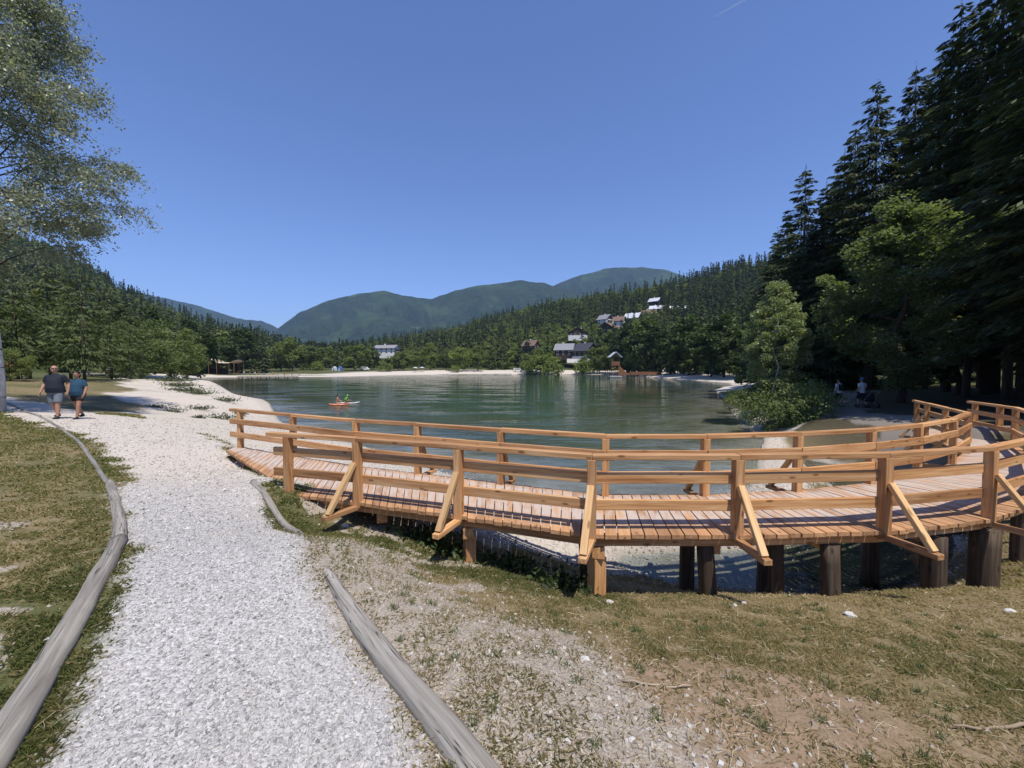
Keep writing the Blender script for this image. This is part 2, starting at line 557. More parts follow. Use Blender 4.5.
# path outline on the ground (metres)
PATH = np.array([(-2.1, 1.0), (-2.19, 1.9), (-2.75, 2.7), (-3.95, 4.02), (-5.0, 5.05), (-5.7, 5.7), (-6.5, 6.5), (-7.0, 7.3), (-8.7, 8.6), (-11.4, 10.4), (-14.9, 12.2), (-19, 14.6), (-26, 17.4), (-40, 21),
    (-40, 25), (-28, 21), (-20, 17.6), (-15, 15.6), (-12, 14.5), (-8.2, 11.5), (-7.2, 10.2), (-3.9, 6.75), (-4.5, 6.98), (-3.74, 6.05), (-3.02, 5.22), (-2.42, 4.55), (-2.02, 3.75), (-1.35, 2.9), (-0.72, 2.25), (-0.42, 1.75), (-0.2, 1.0)], float)
SAND = np.array([(-7.2, 10.2), (-3.9, 6.75), (-2.8, 7.6), (-1.8, 7.4), (-0.2, 7.2), (1.0, 6.9), (2.0, 6.8), (7, 8.6), (10, 12.4), (11.2, 16.2), (13.6, 19), (15.5, 25), (18.5, 31), (24, 42), (14, 42), (10, 20), (0, 30), (-20, 52), (-40, 80), (-62, 105), (-90, 140), (-118, 160), (-150, 150),
    (-120, 118), (-82, 86), (-58, 60), (-47, 48), (-37, 38), (-28, 29.5), (-23, 24), (-18, 18.6), (-14, 15.6), (-8.2, 11.5)], float)
SAND = np.array([(a * 1.103, b * 1.103) if (b > 40 or (a > 1.5 and b > 7)) else (a, b) for a, b in SAND])

def smooth(v, a, b):
    t = np.clip((v - a) / (b - a), 0, 1)
    return t * t * (3 - 2 * t)

def masks(x, y):
    "path gravel, sand, gravelly bank, green (lushness of the grass) at ground points"
    r = np.hypot(x, y)
    jit = (fbm(x, y, 0.5, 11, 3) - 0.5) * np.clip(0.35 * r / 4, 0.2, 2.0)
    dpth = sdf(PATH, x, y) + jit * 0.6
    path = smooth(dpth, 0.12, -0.12)
    ds = sdf(SAND, x, y) + (fbm(x, y, 3.0, 21, 4) - 0.5) * np.clip(r * 0.12, 0.4, 5)
    sand = smooth(ds, 0.25, -0.25)
    dw = wdist(x, y)
    far = (y > 60)
    sand = np.maximum(sand, np.where(far, smooth(dw, np.where(y > 190, 34, 20) + 6 * fbm(x, y, 14, 5, 2), np.where(y > 190, 24, 10)), 0))
    sand = np.maximum(sand, smooth(dw + (fbm(x, y, 0.8, 77, 3) - .5) * .5, 0.25, 0.0) * (y > 8))
    sand = sand * (1 - 0.85 * smooth(fbm(x, y * 1.6, 2.4, 141, 4), 0.50, 0.62) * (x < -9.5) * (y > 13.5) * smooth(dw, 5, 11) * (y < 60))
    # forest path to the right
    fp = np.array([(13.6, 12.4), (16.4, 17.5), (18.2, 22), (21.5, 26.5), (27, 33), (36, 46)])
    dfp = np.full(x.shape, 1e9)
    for i in range(len(fp) - 1):
        (ax, ay), (bx, by) = fp[i], fp[i + 1]
        t = np.clip(((x - ax) * (bx - ax) + (y - ay) * (by - ay)) / ((bx - ax) ** 2 + (by - ay) ** 2), 0, 1)
        dfp = np.minimum(dfp, np.hypot(x - ax - t * (bx - ax), y - ay - t * (by - ay)))
    fpath = smooth(dfp + jit, 1.35, 0.95)
    # stony ground beside the right-hand log
    dr = np.full(x.shape, 1e9)
    lg = [(-2.0, 4.3), (-1.3, 3.35), (-0.35, 2.35), (0.3, 1.4)]
    for i in range(len(lg) - 1):
        (ax, ay), (bx, by) = lg[i], lg[i + 1]
        t = np.clip(((x - ax) * (bx - ax) + (y - ay) * (by - ay)) / ((bx - ax) ** 2 + (by - ay) ** 2), 0, 1)
        dr = np.minimum(dr, np.hypot(x - ax - t * (bx - ax), y - ay - t * (by - ay)))
    stony = 0.8 * smooth(dr + (fbm(x, y, 0.7, 41, 3) - .5) * 1.3, 1.75, 0.35) * (x > -2.4)
    dlft = sdf(PATH, x, y)
    stony = np.maximum(stony, smooth(fbm(x, y, 0.55, 51, 4), 0.47, 0.66) * (x < 0) * smooth(np.abs(r - 5.6), 3.0, 1.4) * (dlft > 0.45) * 0.95)
    soil = smooth(np.hypot((x - 1.25) / 1.3, (y - 2.35) / 0.75) + (fbm(x, y, 0.6, 61, 3) - .5) * 1.0, 1.15, 0.6)
    soil = np.maximum(soil, 0.55 * smooth(np.hypot((x - 2.6) / 1.2, (y - 1.95) / 0.5) + (fbm(x, y, 0.6, 62, 3) - .5), 1.1, 0.6))
    # greener close to the log edges and at the lip of the bank
    green = 0.30 + 0.16 * (x < -1.5) + 0.9 * (fbm(x, y, 1.3, 71, 4) - 0.42)
    green = green + 0.2 * smooth(np.abs(dpth - 0.2), 0.5, 0.1) * (x < -2.15) + 0.35 * smooth(np.abs(y - (5.0 - 0.25 * x)), 1.0, 0.2) * (x < 1.5) * (x > -3.6)
    green = green - 0.15 * (x > 0.5) + 0.25 * smooth(np.hypot((x - 4.2) / 1.6, (y - 2.9) / .8), 1.2, .5)
    return path, sand, fpath, stony, soil, np.clip(green, 0, 1), dw

def build_ground():
    radii = [0.6]
    while radii[-1] < 330:
        radii.append(radii[-1] * (1.0125 if radii[-1] > 1.2 else 1.03) + 0.002)
    radii = np.array(radii)
    az = np.concatenate([np.arange(-180, -62, 3.0), np.arange(-62, 62, 0.22), np.arange(62, 180, 3.0)])
    az = np.radians(az)
    nr, na = len(radii), len(az)
    rr, aa = np.meshgrid(radii, az, indexing='ij')
    x, y = (rr * np.sin(aa)).ravel(), (rr * np.cos(aa)).ravel()
    z = height(x, y)
    pth, sand, fp, stony, soil, green, dw = masks(x, y)
    # crown the loose path a little above the turf
    z = z + 0.012 * pth * (np.hypot(x, y) < 20)
    cx, cy = 0.0, 0.0
    V = np.column_stack([x, y, z])
    V = np.vstack([V, [0, 0, H(0, 0)]])
    def ext(a, v=0.0): return np.append(a, v)
    att = {'pth': ext(np.maximum(pth, 0)), 'sand': ext(sand), 'fp': ext(fp), 'stony': ext(stony), 'soil': ext(soil), 'green': ext(green), 'dw': ext(dw, 5), 'pool_shade': ext(smooth(x, 3.6, 6.0) * (sdf(POOL, x, y) < 0.1))}
    i, j = np.meshgrid(np.arange(nr - 1), np.arange(na), indexing='ij')
    j2 = (j + 1) % na
    q = np.stack([i * na + j, (i + 1) * na + j, (i + 1) * na + j2, i * na + j2], -1).reshape(-1, 4)
    q = q[:, ::-1]
    fm = lambda a: a[q].mean(1)
    isw = fm(att['dw']) < 0
    isp = (fm(att['pth']) > 0.5) & ~isw
    iss = (fm(att['sand']) > 0.5) & ~isw & ~isp
    isf = (fm(att['fp']) > 0.5) & ~isw & ~isp & ~iss
    rest = ~(isw | isp | iss | isf)
    for name, sel in (('lake_bed', isw), ('gravel_path', isp), ('beach', iss), ('forest_path', isf), ('ground', rest)):
        f = q[sel]
        us, inv = np.unique(f.ravel(), return_inverse=True)
        flat, cnt = inv.ravel(), np.full(len(f), 4)
        vs = V[us]
        at = {k: a[us] for k, a in att.items()}
        if name == 'ground':    # close the small disc under the camera
            first = np.searchsorted(us, np.arange(na))
            vs = np.vstack([vs, V[-1]])
            c = len(vs) - 1
            at = {k: np.append(a, 0.3) for k, a in at.items()}
            tri = np.stack([np.full(na, c), first, first[(np.arange(na) + 1) % na]], -1)[:, ::-1]
            ok = (us[np.clip(first, 0, len(us) - 1)] == np.arange(na)).all()
            if ok:
                flat = np.concatenate([flat, tri.ravel()])
                cnt = np.concatenate([cnt, np.full(na, 3)])
        me = mesh_np(name, vs, flat, cnt, at, smooth=True)
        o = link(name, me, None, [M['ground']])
        tag(o, kind='structure')
    # water sheet
    sel = fm(att['dw']) < 0.6
    f = q[sel]
    us, inv = np.unique(f.ravel(), return_inverse=True)
    vs = V[us].copy()
    depth = np.maximum(-vs[:, 2], 0)
    vs[:, 2] = 0.0
    me = mesh_np('lake_water', vs, inv.ravel(), np.full(len(f), 4), {'depth': depth}, smooth=True)
    tag(link('lake_water', me, None, [M['water']]), kind='structure')

def mat_ground():
    t = NT('ground_mix')
    p = t.pos()
    dist = t.n('CameraData').outputs['View Distance'] if False else None
    fine = t.noise(p, 55, 3, 0.6)
    med = t.noise(p, 9, 4, 0.6)
    big = t.noise(p, 1.3, 4, 0.6)
    vast = t.noise(p, 0.12, 4, 0.6)
    # crushed limestone: cells of grey and near-white
    vo = t.n('TexVoronoi', i_Scale=62.0, i_Randomness=1.0)
    t.set(vo.inputs['Vector'], p)
    cell = t.n('SeparateColor')
    t.set(cell.inputs[0], vo.outputs['Color'])
    grav = t.ramp(cell.outputs[0], [(0, (0.25, 0.24, 0.23)), (0.35, (0.42, 0.405, 0.385)), (0.8, (0.54, 0.52, 0.495)), (1, (0.64, 0.62, 0.59))])
    warm = t.math('MULTIPLY', t.step(t.n('SeparateXYZ', i_0=p).outputs[1], 5.0, 8.0), 0.85)
    grav = t.mix(warm, grav, t.mix(0.55, grav, (0.70, 0.585, 0.46)))
    grav = t.mix(t.math('MULTIPLY', t.step(big, 0.58, 0.72), 0.5), grav, (0.45, 0.39, 0.31))
    sandc = t.ramp(med, [(0.25, (0.43, 0.37, 0.29)), (0.55, (0.58, 0.515, 0.425)), (0.8, (0.66, 0.60, 0.51))])
    sandc = t.mix(t.math('MULTIPLY', t.step(big, 0.55, 0.7), 0.35), sandc, (0.36, 0.32, 0.25))
    sandc = t.mix(0.35, sandc, grav)
    straw = t.ramp(fine, [(0.2, (0.12, 0.09, 0.05)), (0.5, (0.22, 0.17, 0.09)), (0.8, (0.34, 0.27, 0.16))])
    green = t.ramp(fine, [(0.2, (0.025, 0.035, 0.012)), (0.5, (0.055, 0.075, 0.022)), (0.8, (0.10, 0.115, 0.04))])
    gm = t.math('MULTIPLY', t.step(t.math('ADD', t.attr('green'), t.math('MULTIPLY', t.math('SUBTRACT', med, 0.5), 1.3)), 0.30, 0.95), 0.8)
    turf = t.mix(gm, straw, green)
    soilc = t.ramp(med, [(0.2, (0.20, 0.135, 0.085)), (0.6, (0.31, 0.22, 0.145)), (0.85, (0.40, 0.31, 0.22))])
    c = t.mix(t.math('MULTIPLY', t.attr('soil'), t.step(t.math('ADD', fine, t.math('MULTIPLY', med, 0.6)), 0.55, 0.85)), turf, soilc)
    stm = t.step(t.math('ADD', t.attr('stony'), t.math('MULTIPLY', t.math('SUBTRACT', med, 0.5), 1.1)), 0.35, 0.75)
    stc = t.mix(0.72, grav, t.ramp(fine, [(0.2, (0.20, 0.15, 0.10)), (0.5, (0.31, 0.25, 0.18)), (0.8, (0.44, 0.37, 0.29))]))
    c = t.mix(stm, c, stc)
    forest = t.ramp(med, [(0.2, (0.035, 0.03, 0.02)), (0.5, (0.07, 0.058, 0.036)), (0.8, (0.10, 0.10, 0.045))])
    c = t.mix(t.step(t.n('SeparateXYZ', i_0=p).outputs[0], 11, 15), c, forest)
    far = t.ramp(vast, [(0.3, (0.06, 0.075, 0.022)), (0.7, (0.12, 0.12, 0.05))])
    c = t.mix(t.step(t.n('SeparateXYZ', i_0=p).outputs[1], 22, 40), c, far)
    c = t.mix(t.attr('sand'), c, sandc)
    c = t.mix(t.attr('fp'), c, (0.21, 0.185, 0.155))
    c = t.mix(t.attr('pth'), c, grav)
    # lake bed: pale gravel, greener and browner with growth
    bed = t.mix(t.step(med, 0.35, 0.7), (0.36, 0.34, 0.29), (0.50, 0.48, 0.42))
    bed = t.mix(t.math('MULTIPLY', t.step(t.noise(p, 0.35, 4), 0.42, 0.62), 0.8), bed, (0.15, 0.13, 0.06))
    bed = t.mix(t.math('MULTIPLY', t.attr('pool_shade'), 0.92), bed, (0.035, 0.034, 0.022))  # tree shade and deep water of the right pool, painted into the bed colour
    c = t.mix(t.step(t.attr('dw'), 0.0, -0.12), c, bed)
    wet = t.math('ADD', t.math('MULTIPLY', t.step(t.attr('dw'), 0.30, 0.02), 0.6), t.math('MULTIPLY', t.step(t.attr('dw'), 1.3, 0.3), 0.4))
    c = t.mix(t.math('MULTIPLY', wet, 0.45), c, (0.12, 0.105, 0.085))
    hgt = t.math('ADD', t.math('MULTIPLY', t.math('SUBTRACT', 0.5, vo.outputs['Distance']), t.math('ADD', t.attr('pth'), t.math('ADD', t.attr('sand'), stm), True)), t.math('MULTIPLY', fine, 0.6))
    return t.principled(c, 0.92, t.bump(hgt, 0.55, 0.018), spec=0.15)

def mat_water():
    t = NT('lake_water')
    p = t.pos()
    d = t.attr('depth')
    w1 = t.noise(t.scale(p, (1.0, 1.9, 1.0)), 1.15, 3, 0.55, 0.3)
    w2 = t.noise(t.scale(p, (0.10, 0.28, 1.0)), 1.0, 3)
    h = t.math('ADD', t.math('MULTIPLY', w1, t.math('ADD', 0.25, t.step(w2, 0.42, 0.62))), 0)
    nrm = t.bump(h, 0.36, 0.12)
    thin = t.math('POWER', 2.718, t.math('MULTIPLY', d, -0.95))
    tint = t.mix(t.step(d, 0.0, 1.6), (0.93, 0.97, 0.95), (0.48, 0.72, 0.66))
    tr = t.n('BsdfTransparent')
    t.set(tr.inputs[0], tint)
    body = t.n('BsdfDiffuse')
    t.set(body.inputs[0], t.mix(t.step(d, 0.5, 3.0), (0.095, 0.118, 0.062), (0.038, 0.086, 0.056)))
    mx = t.n('MixShader')
    t.set(mx.inputs[0], thin)
    t.t.links.new(body.outputs[0], mx.inputs[1])
    t.t.links.new(tr.outputs[0], mx.inputs[2])
    gl = t.n('BsdfGlossy', i_Roughness=0.03)
    t.set(gl.inputs['Normal'], nrm)
    fr = t.n('Fresnel', i_IOR=1.33)
    t.set(fr.inputs['Normal'], nrm)
    m2 = t.n('MixShader')
    t.t.links.new(fr.outputs[0], m2.inputs[0])
    t.t.links.new(mx.outputs[0], m2.inputs[1])
    t.t.links.new(gl.outputs[0], m2.inputs[2])
    return t.done(m2.outputs[0])

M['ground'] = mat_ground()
M['water'] = mat_water()
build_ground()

# ------------------------------------------------------------------ hills and mountains
def curve(px, pts):
    xs, ys = zip(*pts)
    return np.interp(px, xs, ys)

def hill_sheet(name, u0, u1, nu, Y0, Y1, ny, fn, mat, extra=None):
    u, Y = np.meshgrid(np.linspace(u0, u1, nu), np.linspace(0, 1, ny), indexing='ij')
    a, b = Y0(u), Y1(u)
    Yv = a + (b - a) * Y
    z = fn(u, Yv)
    V = np.column_stack([(u * Yv).ravel(), Yv.ravel(), z.ravel()])
    i, j = np.meshgrid(np.arange(nu - 1), np.arange(ny - 1), indexing='ij')
    q = np.stack([i * ny + j, (i + 1) * ny + j, (i + 1) * ny + j + 1, i * ny + j + 1], -1).reshape(-1, 4)
    me = mesh_np(name, V, q.ravel(), np.full(len(q), 4), extra(V) if extra else None, smooth=True)
    return tag(link(name, me, None, [mat]), kind='structure')

def ridge_h(yp, Yr, tree):
    return (368 - yp) / 400 * Yr + EYE - tree

LSKY = [(-200, 110), (-60, 190), (0, 222), (60, 243), (100, 264), (130, 284), (170, 302), (220, 320), (280, 336), (330, 347), (420, 362)]
RSKY = [(250, 356), (330, 345), (400, 334), (450, 324), (500, 309), (560, 296), (620, 286), (650, 282), (700, 271), (730, 262), (772, 255), (830, 246), (900, 240), (1100, 225)]
LYR = lambda u: 520 + 0 * u
RYR = lambda u: np.interp(u, [-0.6, 0.0, 0.4, 0.8, 1.4], [640, 640, 560, 470, 420])
RY0 = lambda u: np.interp(u, [-0.6, 0.2, 0.45, 0.7, 1.4], [252, 250, 205, 130, 75])
LY0 = lambda u: np.interp(u, [-1.8, -1.2, -0.8, -0.5, -0.2], [60, 75, 150, 248, 258])
def h_left(u, Y):
    px = 512 + 400 * u
    top = ridge_h(curve(px, LSKY), LYR(u), 17)
    t = (Y - LY0(u)) / (LYR(u) - LY0(u))
    prof = np.where(t < 1, np.clip(t, -0.2, 1) ** 1 * (0.55 + 0.45 * np.clip(t, 0, 1)), 1 - 0.6 * (t - 1))
    n = (fbm(u * Y, Y, 120, 5, 4) - 0.5) * 22 * np.clip(t, 0, 1) * np.clip(1.15 - t, 0.1, 1)
    return np.maximum(top, 3) * prof + n - 1.0
def h_right(u, Y):
    px = 512 + 400 * u
    top = ridge_h(curve(px, RSKY), RYR(u), 17)
    t = (Y - RY0(u)) / (RYR(u) - RY0(u))
    prof = np.where(t < 1, np.clip(t, -0.2, 1) * (0.7 + 0.3 * np.clip(t, 0, 1)), 1 - 0.6 * (t - 1))
    n = (fbm(u * Y, Y, 110, 9, 4) - 0.5) * 18 * np.clip(t, 0, 1) * np.clip(1.15 - t, 0.1, 1)
    return np.maximum(top, 3) * prof + n - 1.0

def mat_hill():
    t = NT('hill_meadow')
    n_ = t.noise(t.pos(), 0.05, 4)
    return t.principled(t.ramp(n_, [(0.3, (0.03, 0.042, 0.016)), (0.7, (0.085, 0.10, 0.035))]), 0.9, spec=0.1)
def mat_mtn():
    t = NT('mountain_forest')
    p = t.pos()
    n1 = t.noise(p, 0.035, 3, 0.7)
    n2 = t.noise(p, 0.0035, 4, 0.6)
    c = t.ramp(n1, [(0.3, (0.010, 0.020, 0.010)), (0.7, (0.034, 0.052, 0.026))])
    c = t.mix(t.math('MULTIPLY', t.step(n2, 0.5, 0.66), 0.6), c, (0.05, 0.085, 0.03))
    clear = t.math('MULTIPLY', t.step(t.noise(t.scale(p, (1, 1, 1.6)), 0.005, 3, 0.5), 0.69, 0.72), 0.5)
    c = t.mix(clear, c, (0.10, 0.13, 0.06))
    return t.principled(c, 0.95, t.bump(n1, 1.0, 14), spec=0.05)
M['hill'] = mat_hill()
M['mountain'] = mat_mtn()
hill_sheet('hill', -1.9, -0.2, 90, LY0, lambda u: LYR(u) * 1.35, 60, h_left, M['hill'])
hill_sheet('hill', -0.6, 1.5, 110, RY0, lambda u: RYR(u) * 1.35, 60, h_right, M['hill'])

def mountain(name, sky_pts, Yr, depth, seed, u0, u1, rough):
    def fn(u, Y):
        px = 512 + 400 * u
        yp = curve(px, sky_pts)
        top = np.maximum(ridge_h(yp, Yr, 0), 4)
        t = 1 - np.abs(Y - Yr) / depth
        rav = np.abs(fbm(u * Yr + (Y - Yr) * 0.25, Y * 0.35, 420, seed, 4) - 0.5) * 2
        prof = np.clip(t, 0, 1) ** 1.15
        return top * prof * (1 - rough * rav * np.clip((1 - t) * 3.2, 0.0, 1)) + (fbm(u * Y, Y, 60, seed + 5, 3) - 0.5) * 16 - 30 * (1 - np.clip(t, 0, 1))
    hill_sheet(name, u0, u1, 420, lambda u: Yr - depth + 0 * u, lambda u: Yr + depth * 0.6 + 0 * u, 110, fn, M['mountain'])
mountain('mountain', [(100, 285), (165, 298), (200, 306), (240, 319), (262, 321), (275, 326), (300, 340), (340, 362), (380, 372)], 4300, 1500, 3, -1.2, -0.3, 0.7)
mountain('mountain', [(235, 372), (262, 345), (280, 328), (300, 313), (330, 301), (360, 294), (385, 291), (410, 297), (432, 300), (450, 293), (480, 286), (520, 281), (545, 284), (556, 287), (600, 300), (680, 320), (800, 345)], 3300, 1500, 8, -0.75, 0.8, 0.85)
mountain('mountain', [(400, 372), (450, 340), (500, 312), (545, 290), (560, 283), (580, 276), (610, 268.5), (640, 268), (665, 271), (690, 279), (740, 284), (850, 300), (1000, 330)], 4000, 1700, 14, -0.3, 1.3, 0.8)
# flat valley floor closing the view between lake shore and mountains
def valley():
    x, y = np.meshgrid(np.linspace(-9000, 9000, 30), np.linspace(-9000, 12000, 30), indexing='ij')
    z = np.full(x.shape, -4.0)
    n = 30
    i, j = np.meshgrid(np.arange(n - 1), np.arange(n - 1), indexing='ij')
    q = np.stack([i * n + j, (i + 1) * n + j, (i + 1) * n + j + 1, i * n + j + 1], -1).reshape(-1, 4)
    me = mesh_np('terrain', np.column_stack([x.ravel(), y.ravel(), z.ravel()]), q.ravel(), np.full(len(q), 4))
    tag(link('terrain', me, None, [M['hill']]), kind='structure')
valley()
# ------------------------------------------------------------------ the timber footbridge
DECK, RAIL = EYE - 2.08, EYE - 1.07
near_posts = [(-3.70, 6.56), (-2.40, 6.16), (-0.755, 5.60), (1.0, 4.96), (2.83, 4.96), (4.78, 5.07), (6.63, 5.49), (8.45, 6.32), (10.05, 7.35), (11.5, 8.55), (12.85, 9.9), (13.9, 11.0), (14.2, 11.6), (14.75, 12.7)]
far_posts = [(-7.1, 10.4), (-5.15, 9.36), (-3.28, 8.37), (-1.86, 7.83), (-0.2, 7.12), (1.52, 6.45), (3.14, 6.45), (4.82, 6.69), (6.44, 7.125), (7.85, 7.68), (9.5, 8.56), (11.1, 9.7), (11.96, 11.0), (12.8, 12.3), (13.4, 13.2)]
V2 = lambda p: Vector((p[0], p[1], 0))

def build_bridge():
    root = empty('wooden_footbridge', (1.0, 6.0, 0.0))
    tag(root, 'new orange timber footbridge curving over the shallow lake edge, with board railings and slanted braces', 'footbridge')
    off = Vector((-1.0, -6.0, 0))
    class B(MB):
        def build(s, name, mat, parent=root, **k):
            s.v = [(a - 1.0, b - 6.0, c) if parent is root else (a - 1.0, b - 6.0, c) for a, b, c in s.v]
            return MB.build(s, name, mat, parent, **k)
    def outward(pts, i, near):
        a = V2(pts[max(i - 1, 0)]); b = V2(pts[min(i + 1, len(pts) - 1)])
        d = (b - a).normalized()
        n = Vector((d.y, -d.x, 0))           # right of travel: towards the camera for the near rail
        return n if near else -n
    SKEW = {1: (-0.5, -0.87), 2: (-0.38, -0.92), 3: (-0.36, -0.93), 5: (0.2, -0.98)}
    for pts, near in ((near_posts, True), (far_posts, False)):
        brace_at = {1, 2, 3, 4, 5, 6, 8, 10} if near else {3, 4, 5, 6, 7, 9, 10, 13}
        for i, p in enumerate(pts):
            n = outward(pts, i, near)
            q = V2(p)
            rot = math.atan2(n.y, n.x)
            foot = DECK - 0.09
            gz = H(p[0], p[1])
            base = min(foot, DECK)
            if (near and i == 0) or (not near and i in (0, 1)):
                base = gz - 0.05
            m = B()
            m.bar(q + Vector((0, 0, base)), q + Vector((0, 0, RAIL - 0.072)), 0.115, 0.115, up=n)
            m.build('post', M['larch'], bevel=0.006)
            if i in brace_at:
                m = B()
                if near and i in SKEW: n = Vector((*SKEW[i], 0)).normalized()
                s0, s1 = q - n * 0.35, q + n * 0.60
                m.bar(s0 + Vector((0, 0, DECK - 0.085)), s1 + Vector((0, 0, DECK - 0.085)), 0.10, 0.065)
                m.build('outrigger', M['larch'], bevel=0.005)
                m = B()
                b0 = q + n * 0.53 + Vector((0, 0, DECK - 0.047))
                b1 = q + n * 0.062 + Vector((0, 0, DECK + 0.62))
                m.bar(b0, b1, 0.085, 0.06, up=n)
                m.build('brace', M['brace'], bevel=0.005)
        # rails: one board per bay
        for i in range(len(pts) - 1):
            if near and i in (11,): pass
            a, b = V2(pts[i]), V2(pts[i + 1])
            d = (b - a).normalized()
            nn = Vector((d.y, -d.x, 0)) * (1 if near else -1)
            inn = -nn * 0.056
            e0 = 0.42 if i == 0 else 0.0
            e1 = 0.35 if i == len(pts) - 2 else 0.0
            na, nb = outward(pts, i, near), outward(pts, i + 1, near)
            # handrail, mitred at the kinks
            hw, z0, z1 = 0.056, RAIL - 0.072, RAIL - 0.006 * (i % 2)
            A = a - d * e0; Bp = b + d * e1
            ka = hw / max(na.dot(nn), 0.5); kb = hw / max(nb.dot(nn), 0.5)
            if i == 0: na_, ka = nn, hw
            else: na_ = na
            if i == len(pts) - 2: nb_, kb = nn, hw
            else: nb_ = nb
            g = 0.0015
            c = [A + d * g - na_ * ka, A + d * g + na_ * ka, Bp - d * g + nb_ * kb, Bp - d * g - nb_ * kb]
            L = (Bp - A).length
            vs = [v + Vector((0, 0, z0)) for v in c] + [v + Vector((0, 0, z1)) for v in c]
            wc = [(0, -hw, 0), (0, hw, 0), (L, hw, 0), (L, -hw, 0), (0, -hw, .06), (0, hw, .06), (L, hw, .06), (L, -hw, .06)]
            fs = [(3, 2, 1, 0), (4, 5, 6, 7), (0, 1, 5, 4), (1, 2, 6, 5), (2, 3, 7, 6), (3, 0, 4, 7)]
            if not near: fs = [tuple(reversed(f)) for f in fs]
            m = B(); m.add(vs, fs, wc)
            m.build('handrail', M['larch'], bevel=0.006)
            for zc, hh in ((EYE - 1.392, 0.135), (EYE - 1.737, 0.135)):
                m = B()
                wob = random.uniform(-0.006, 0.006)
                a2, b2 = a + inn, b + inn
                if i == 0: a2 = a2 - d * 0.36
                if i == len(pts) - 2: b2 = b2 + d * 0.25
                m.bar(a2 + d * 0.004 + Vector((0, 0, zc + wob)), b2 - d * 0.004 + Vector((0, 0, zc - wob)), 0.05, hh)
                m.build('rail_board', M['larch'], bevel=0.005)
    # deck: planks laid across, with dark gaps between
    def poly_len(pts):
        s = [0.0]
        for a, b in zip(pts, pts[1:]):
            s.append(s[-1] + math.hypot(b[0] - a[0], b[1] - a[1]))
        return s
    nearE = [(-7.25, 10.05), (-3.75, 6.62)] + near_posts[1:]
    farE = [(-7.35, 10.5)] + far_posts[1:]
    # matching stations: (near, far)
    st = [((-7.25, 10.1), (-7.3, 10.53)), ((-4.6, 7.55), (-5.2, 9.4)), ((-3.75, 6.6), (-4.3, 8.9)), ((-2.40, 6.16), (-3.05, 8.28)), ((-0.755, 5.60), (-0.95, 7.45)), ((1.0, 4.96), (1.35, 6.48)), ((2.83, 4.96), (3.0, 6.44)),
          ((4.78, 5.07), (4.6, 6.65)), ((6.63, 5.49), (6.05, 7.02)), ((8.45, 6.32), (7.5, 7.52)), ((10.05, 7.35), (8.8, 8.18)), ((11.5, 8.55), (10.2, 9.05)), ((12.85, 9.9), (11.25, 9.9)), ((13.9, 11.2), (12.0, 11.1)), ((14.75, 12.7), (12.95, 12.6)), ((15.2, 13.6), (13.6, 13.5))]
    m = B()
    wear = []
    for k in range(len(st) - 1):
        (n0, f0), (n1, f1) = st[k], st[k + 1]
        n0, f0, n1, f1 = map(V2, (n0, f0, n1, f1))
        Lm = ((n1 - n0).length + (f1 - f0).length) / 2
        if k == 0: Lm = 2.2
        cnt = max(2, round(Lm / 0.152))
        for j in range(cnt):
            g = 0.05
            ta, tb = (j + g) / cnt, (j + 1 - g) / cnt
            na, nb, fa, fb = n0.lerp(n1, ta), n0.lerp(n1, tb), f0.lerp(f1, ta), f0.lerp(f1, tb)
            dn = (na - fa).normalized()
            ex = random.uniform(0.035, 0.075)
            fx = random.uniform(0.035, 0.065)
            zt = DECK + random.uniform(-0.003, 0.003)
            zb = zt - 0.05
            ts = [0, 0.16, 0.3, 0.5, 0.72, 0.86, 1.0]
            base = len(m.v)
            vs, wc, fs = [], [], []
            for t in ts:
                for (e, f_) in ((na, fa), (nb, fb)):
                    pnt = (e + dn * ex).lerp(f_ - dn * fx, t)
                    for z in (zb, zt):
                        vs.append(pnt + Vector((0, 0, z)))
                        wc.append((t * 1.6, 0.0 if e is na else 0.14, z - zb))
            for q in range(len(ts) - 1):
                o_ = q * 4
                fs += [(o_ + 1, o_ + 3, o_ + 7, o_ + 5), (o_, o_ + 4, o_ + 6, o_ + 2), (o_, o_ + 1, o_ + 5, o_ + 4), (o_ + 2, o_ + 6, o_ + 7, o_ + 3)]
            e_ = (len(ts) - 1) * 4
            fs += [(0, 2, 3, 1), (e_, e_ + 1, e_ + 3, e_ + 2)]
            m.add(vs, fs, wc)
            for t in ts:
                w = 1.0 if 0.29 < t < 0.99 else 0.0
                wear += [0, w, 0, w]
    o = m.build('deck', M['deckwood'])
    a = o.data.attributes.new('wear', 'FLOAT', 'POINT')
    a.data.foreach_set('value', np.array(wear, dtype=np.float32))
    # two edge stringers and a middle one
    for f in (0.07, 0.5, 0.93):
        for k in range(2, len(st) - 1):
            n0, f0 = map(V2, st[k]); n1, f1 = map(V2, st[k + 1])
            m = B()
            m.bar(n0.lerp(f0, f) + Vector((0, 0, DECK - 0.125)), n1.lerp(f1, f) + Vector((0, 0, DECK - 0.125)), 0.10, 0.13, e0=0.02)
            m.build('stringer', M['larch'])
    # end board where the deck meets the beach
    m = B()
    m.bar((-7.42, 10.5, DECK - 0.10), (-6.0, 8.92, DECK - 0.10), 0.05, 0.16)
    m.build('end_board', M['oldwood'], bevel=0.005)
    # piles and their caps
    square = [(-0.62, 5.74, 0.155), (1.10, 5.10, 0.18)]
    for x, y, w in square:
        m = B()
        gz = H(x, y)
        n = Vector((0.45, -1, 0)).normalized()
        m.bar((x, y, gz - 0.3), (x, y, DECK - 0.352), w, w, up=n)
        m.build('square_pile', M['larch'], bevel=0.008)
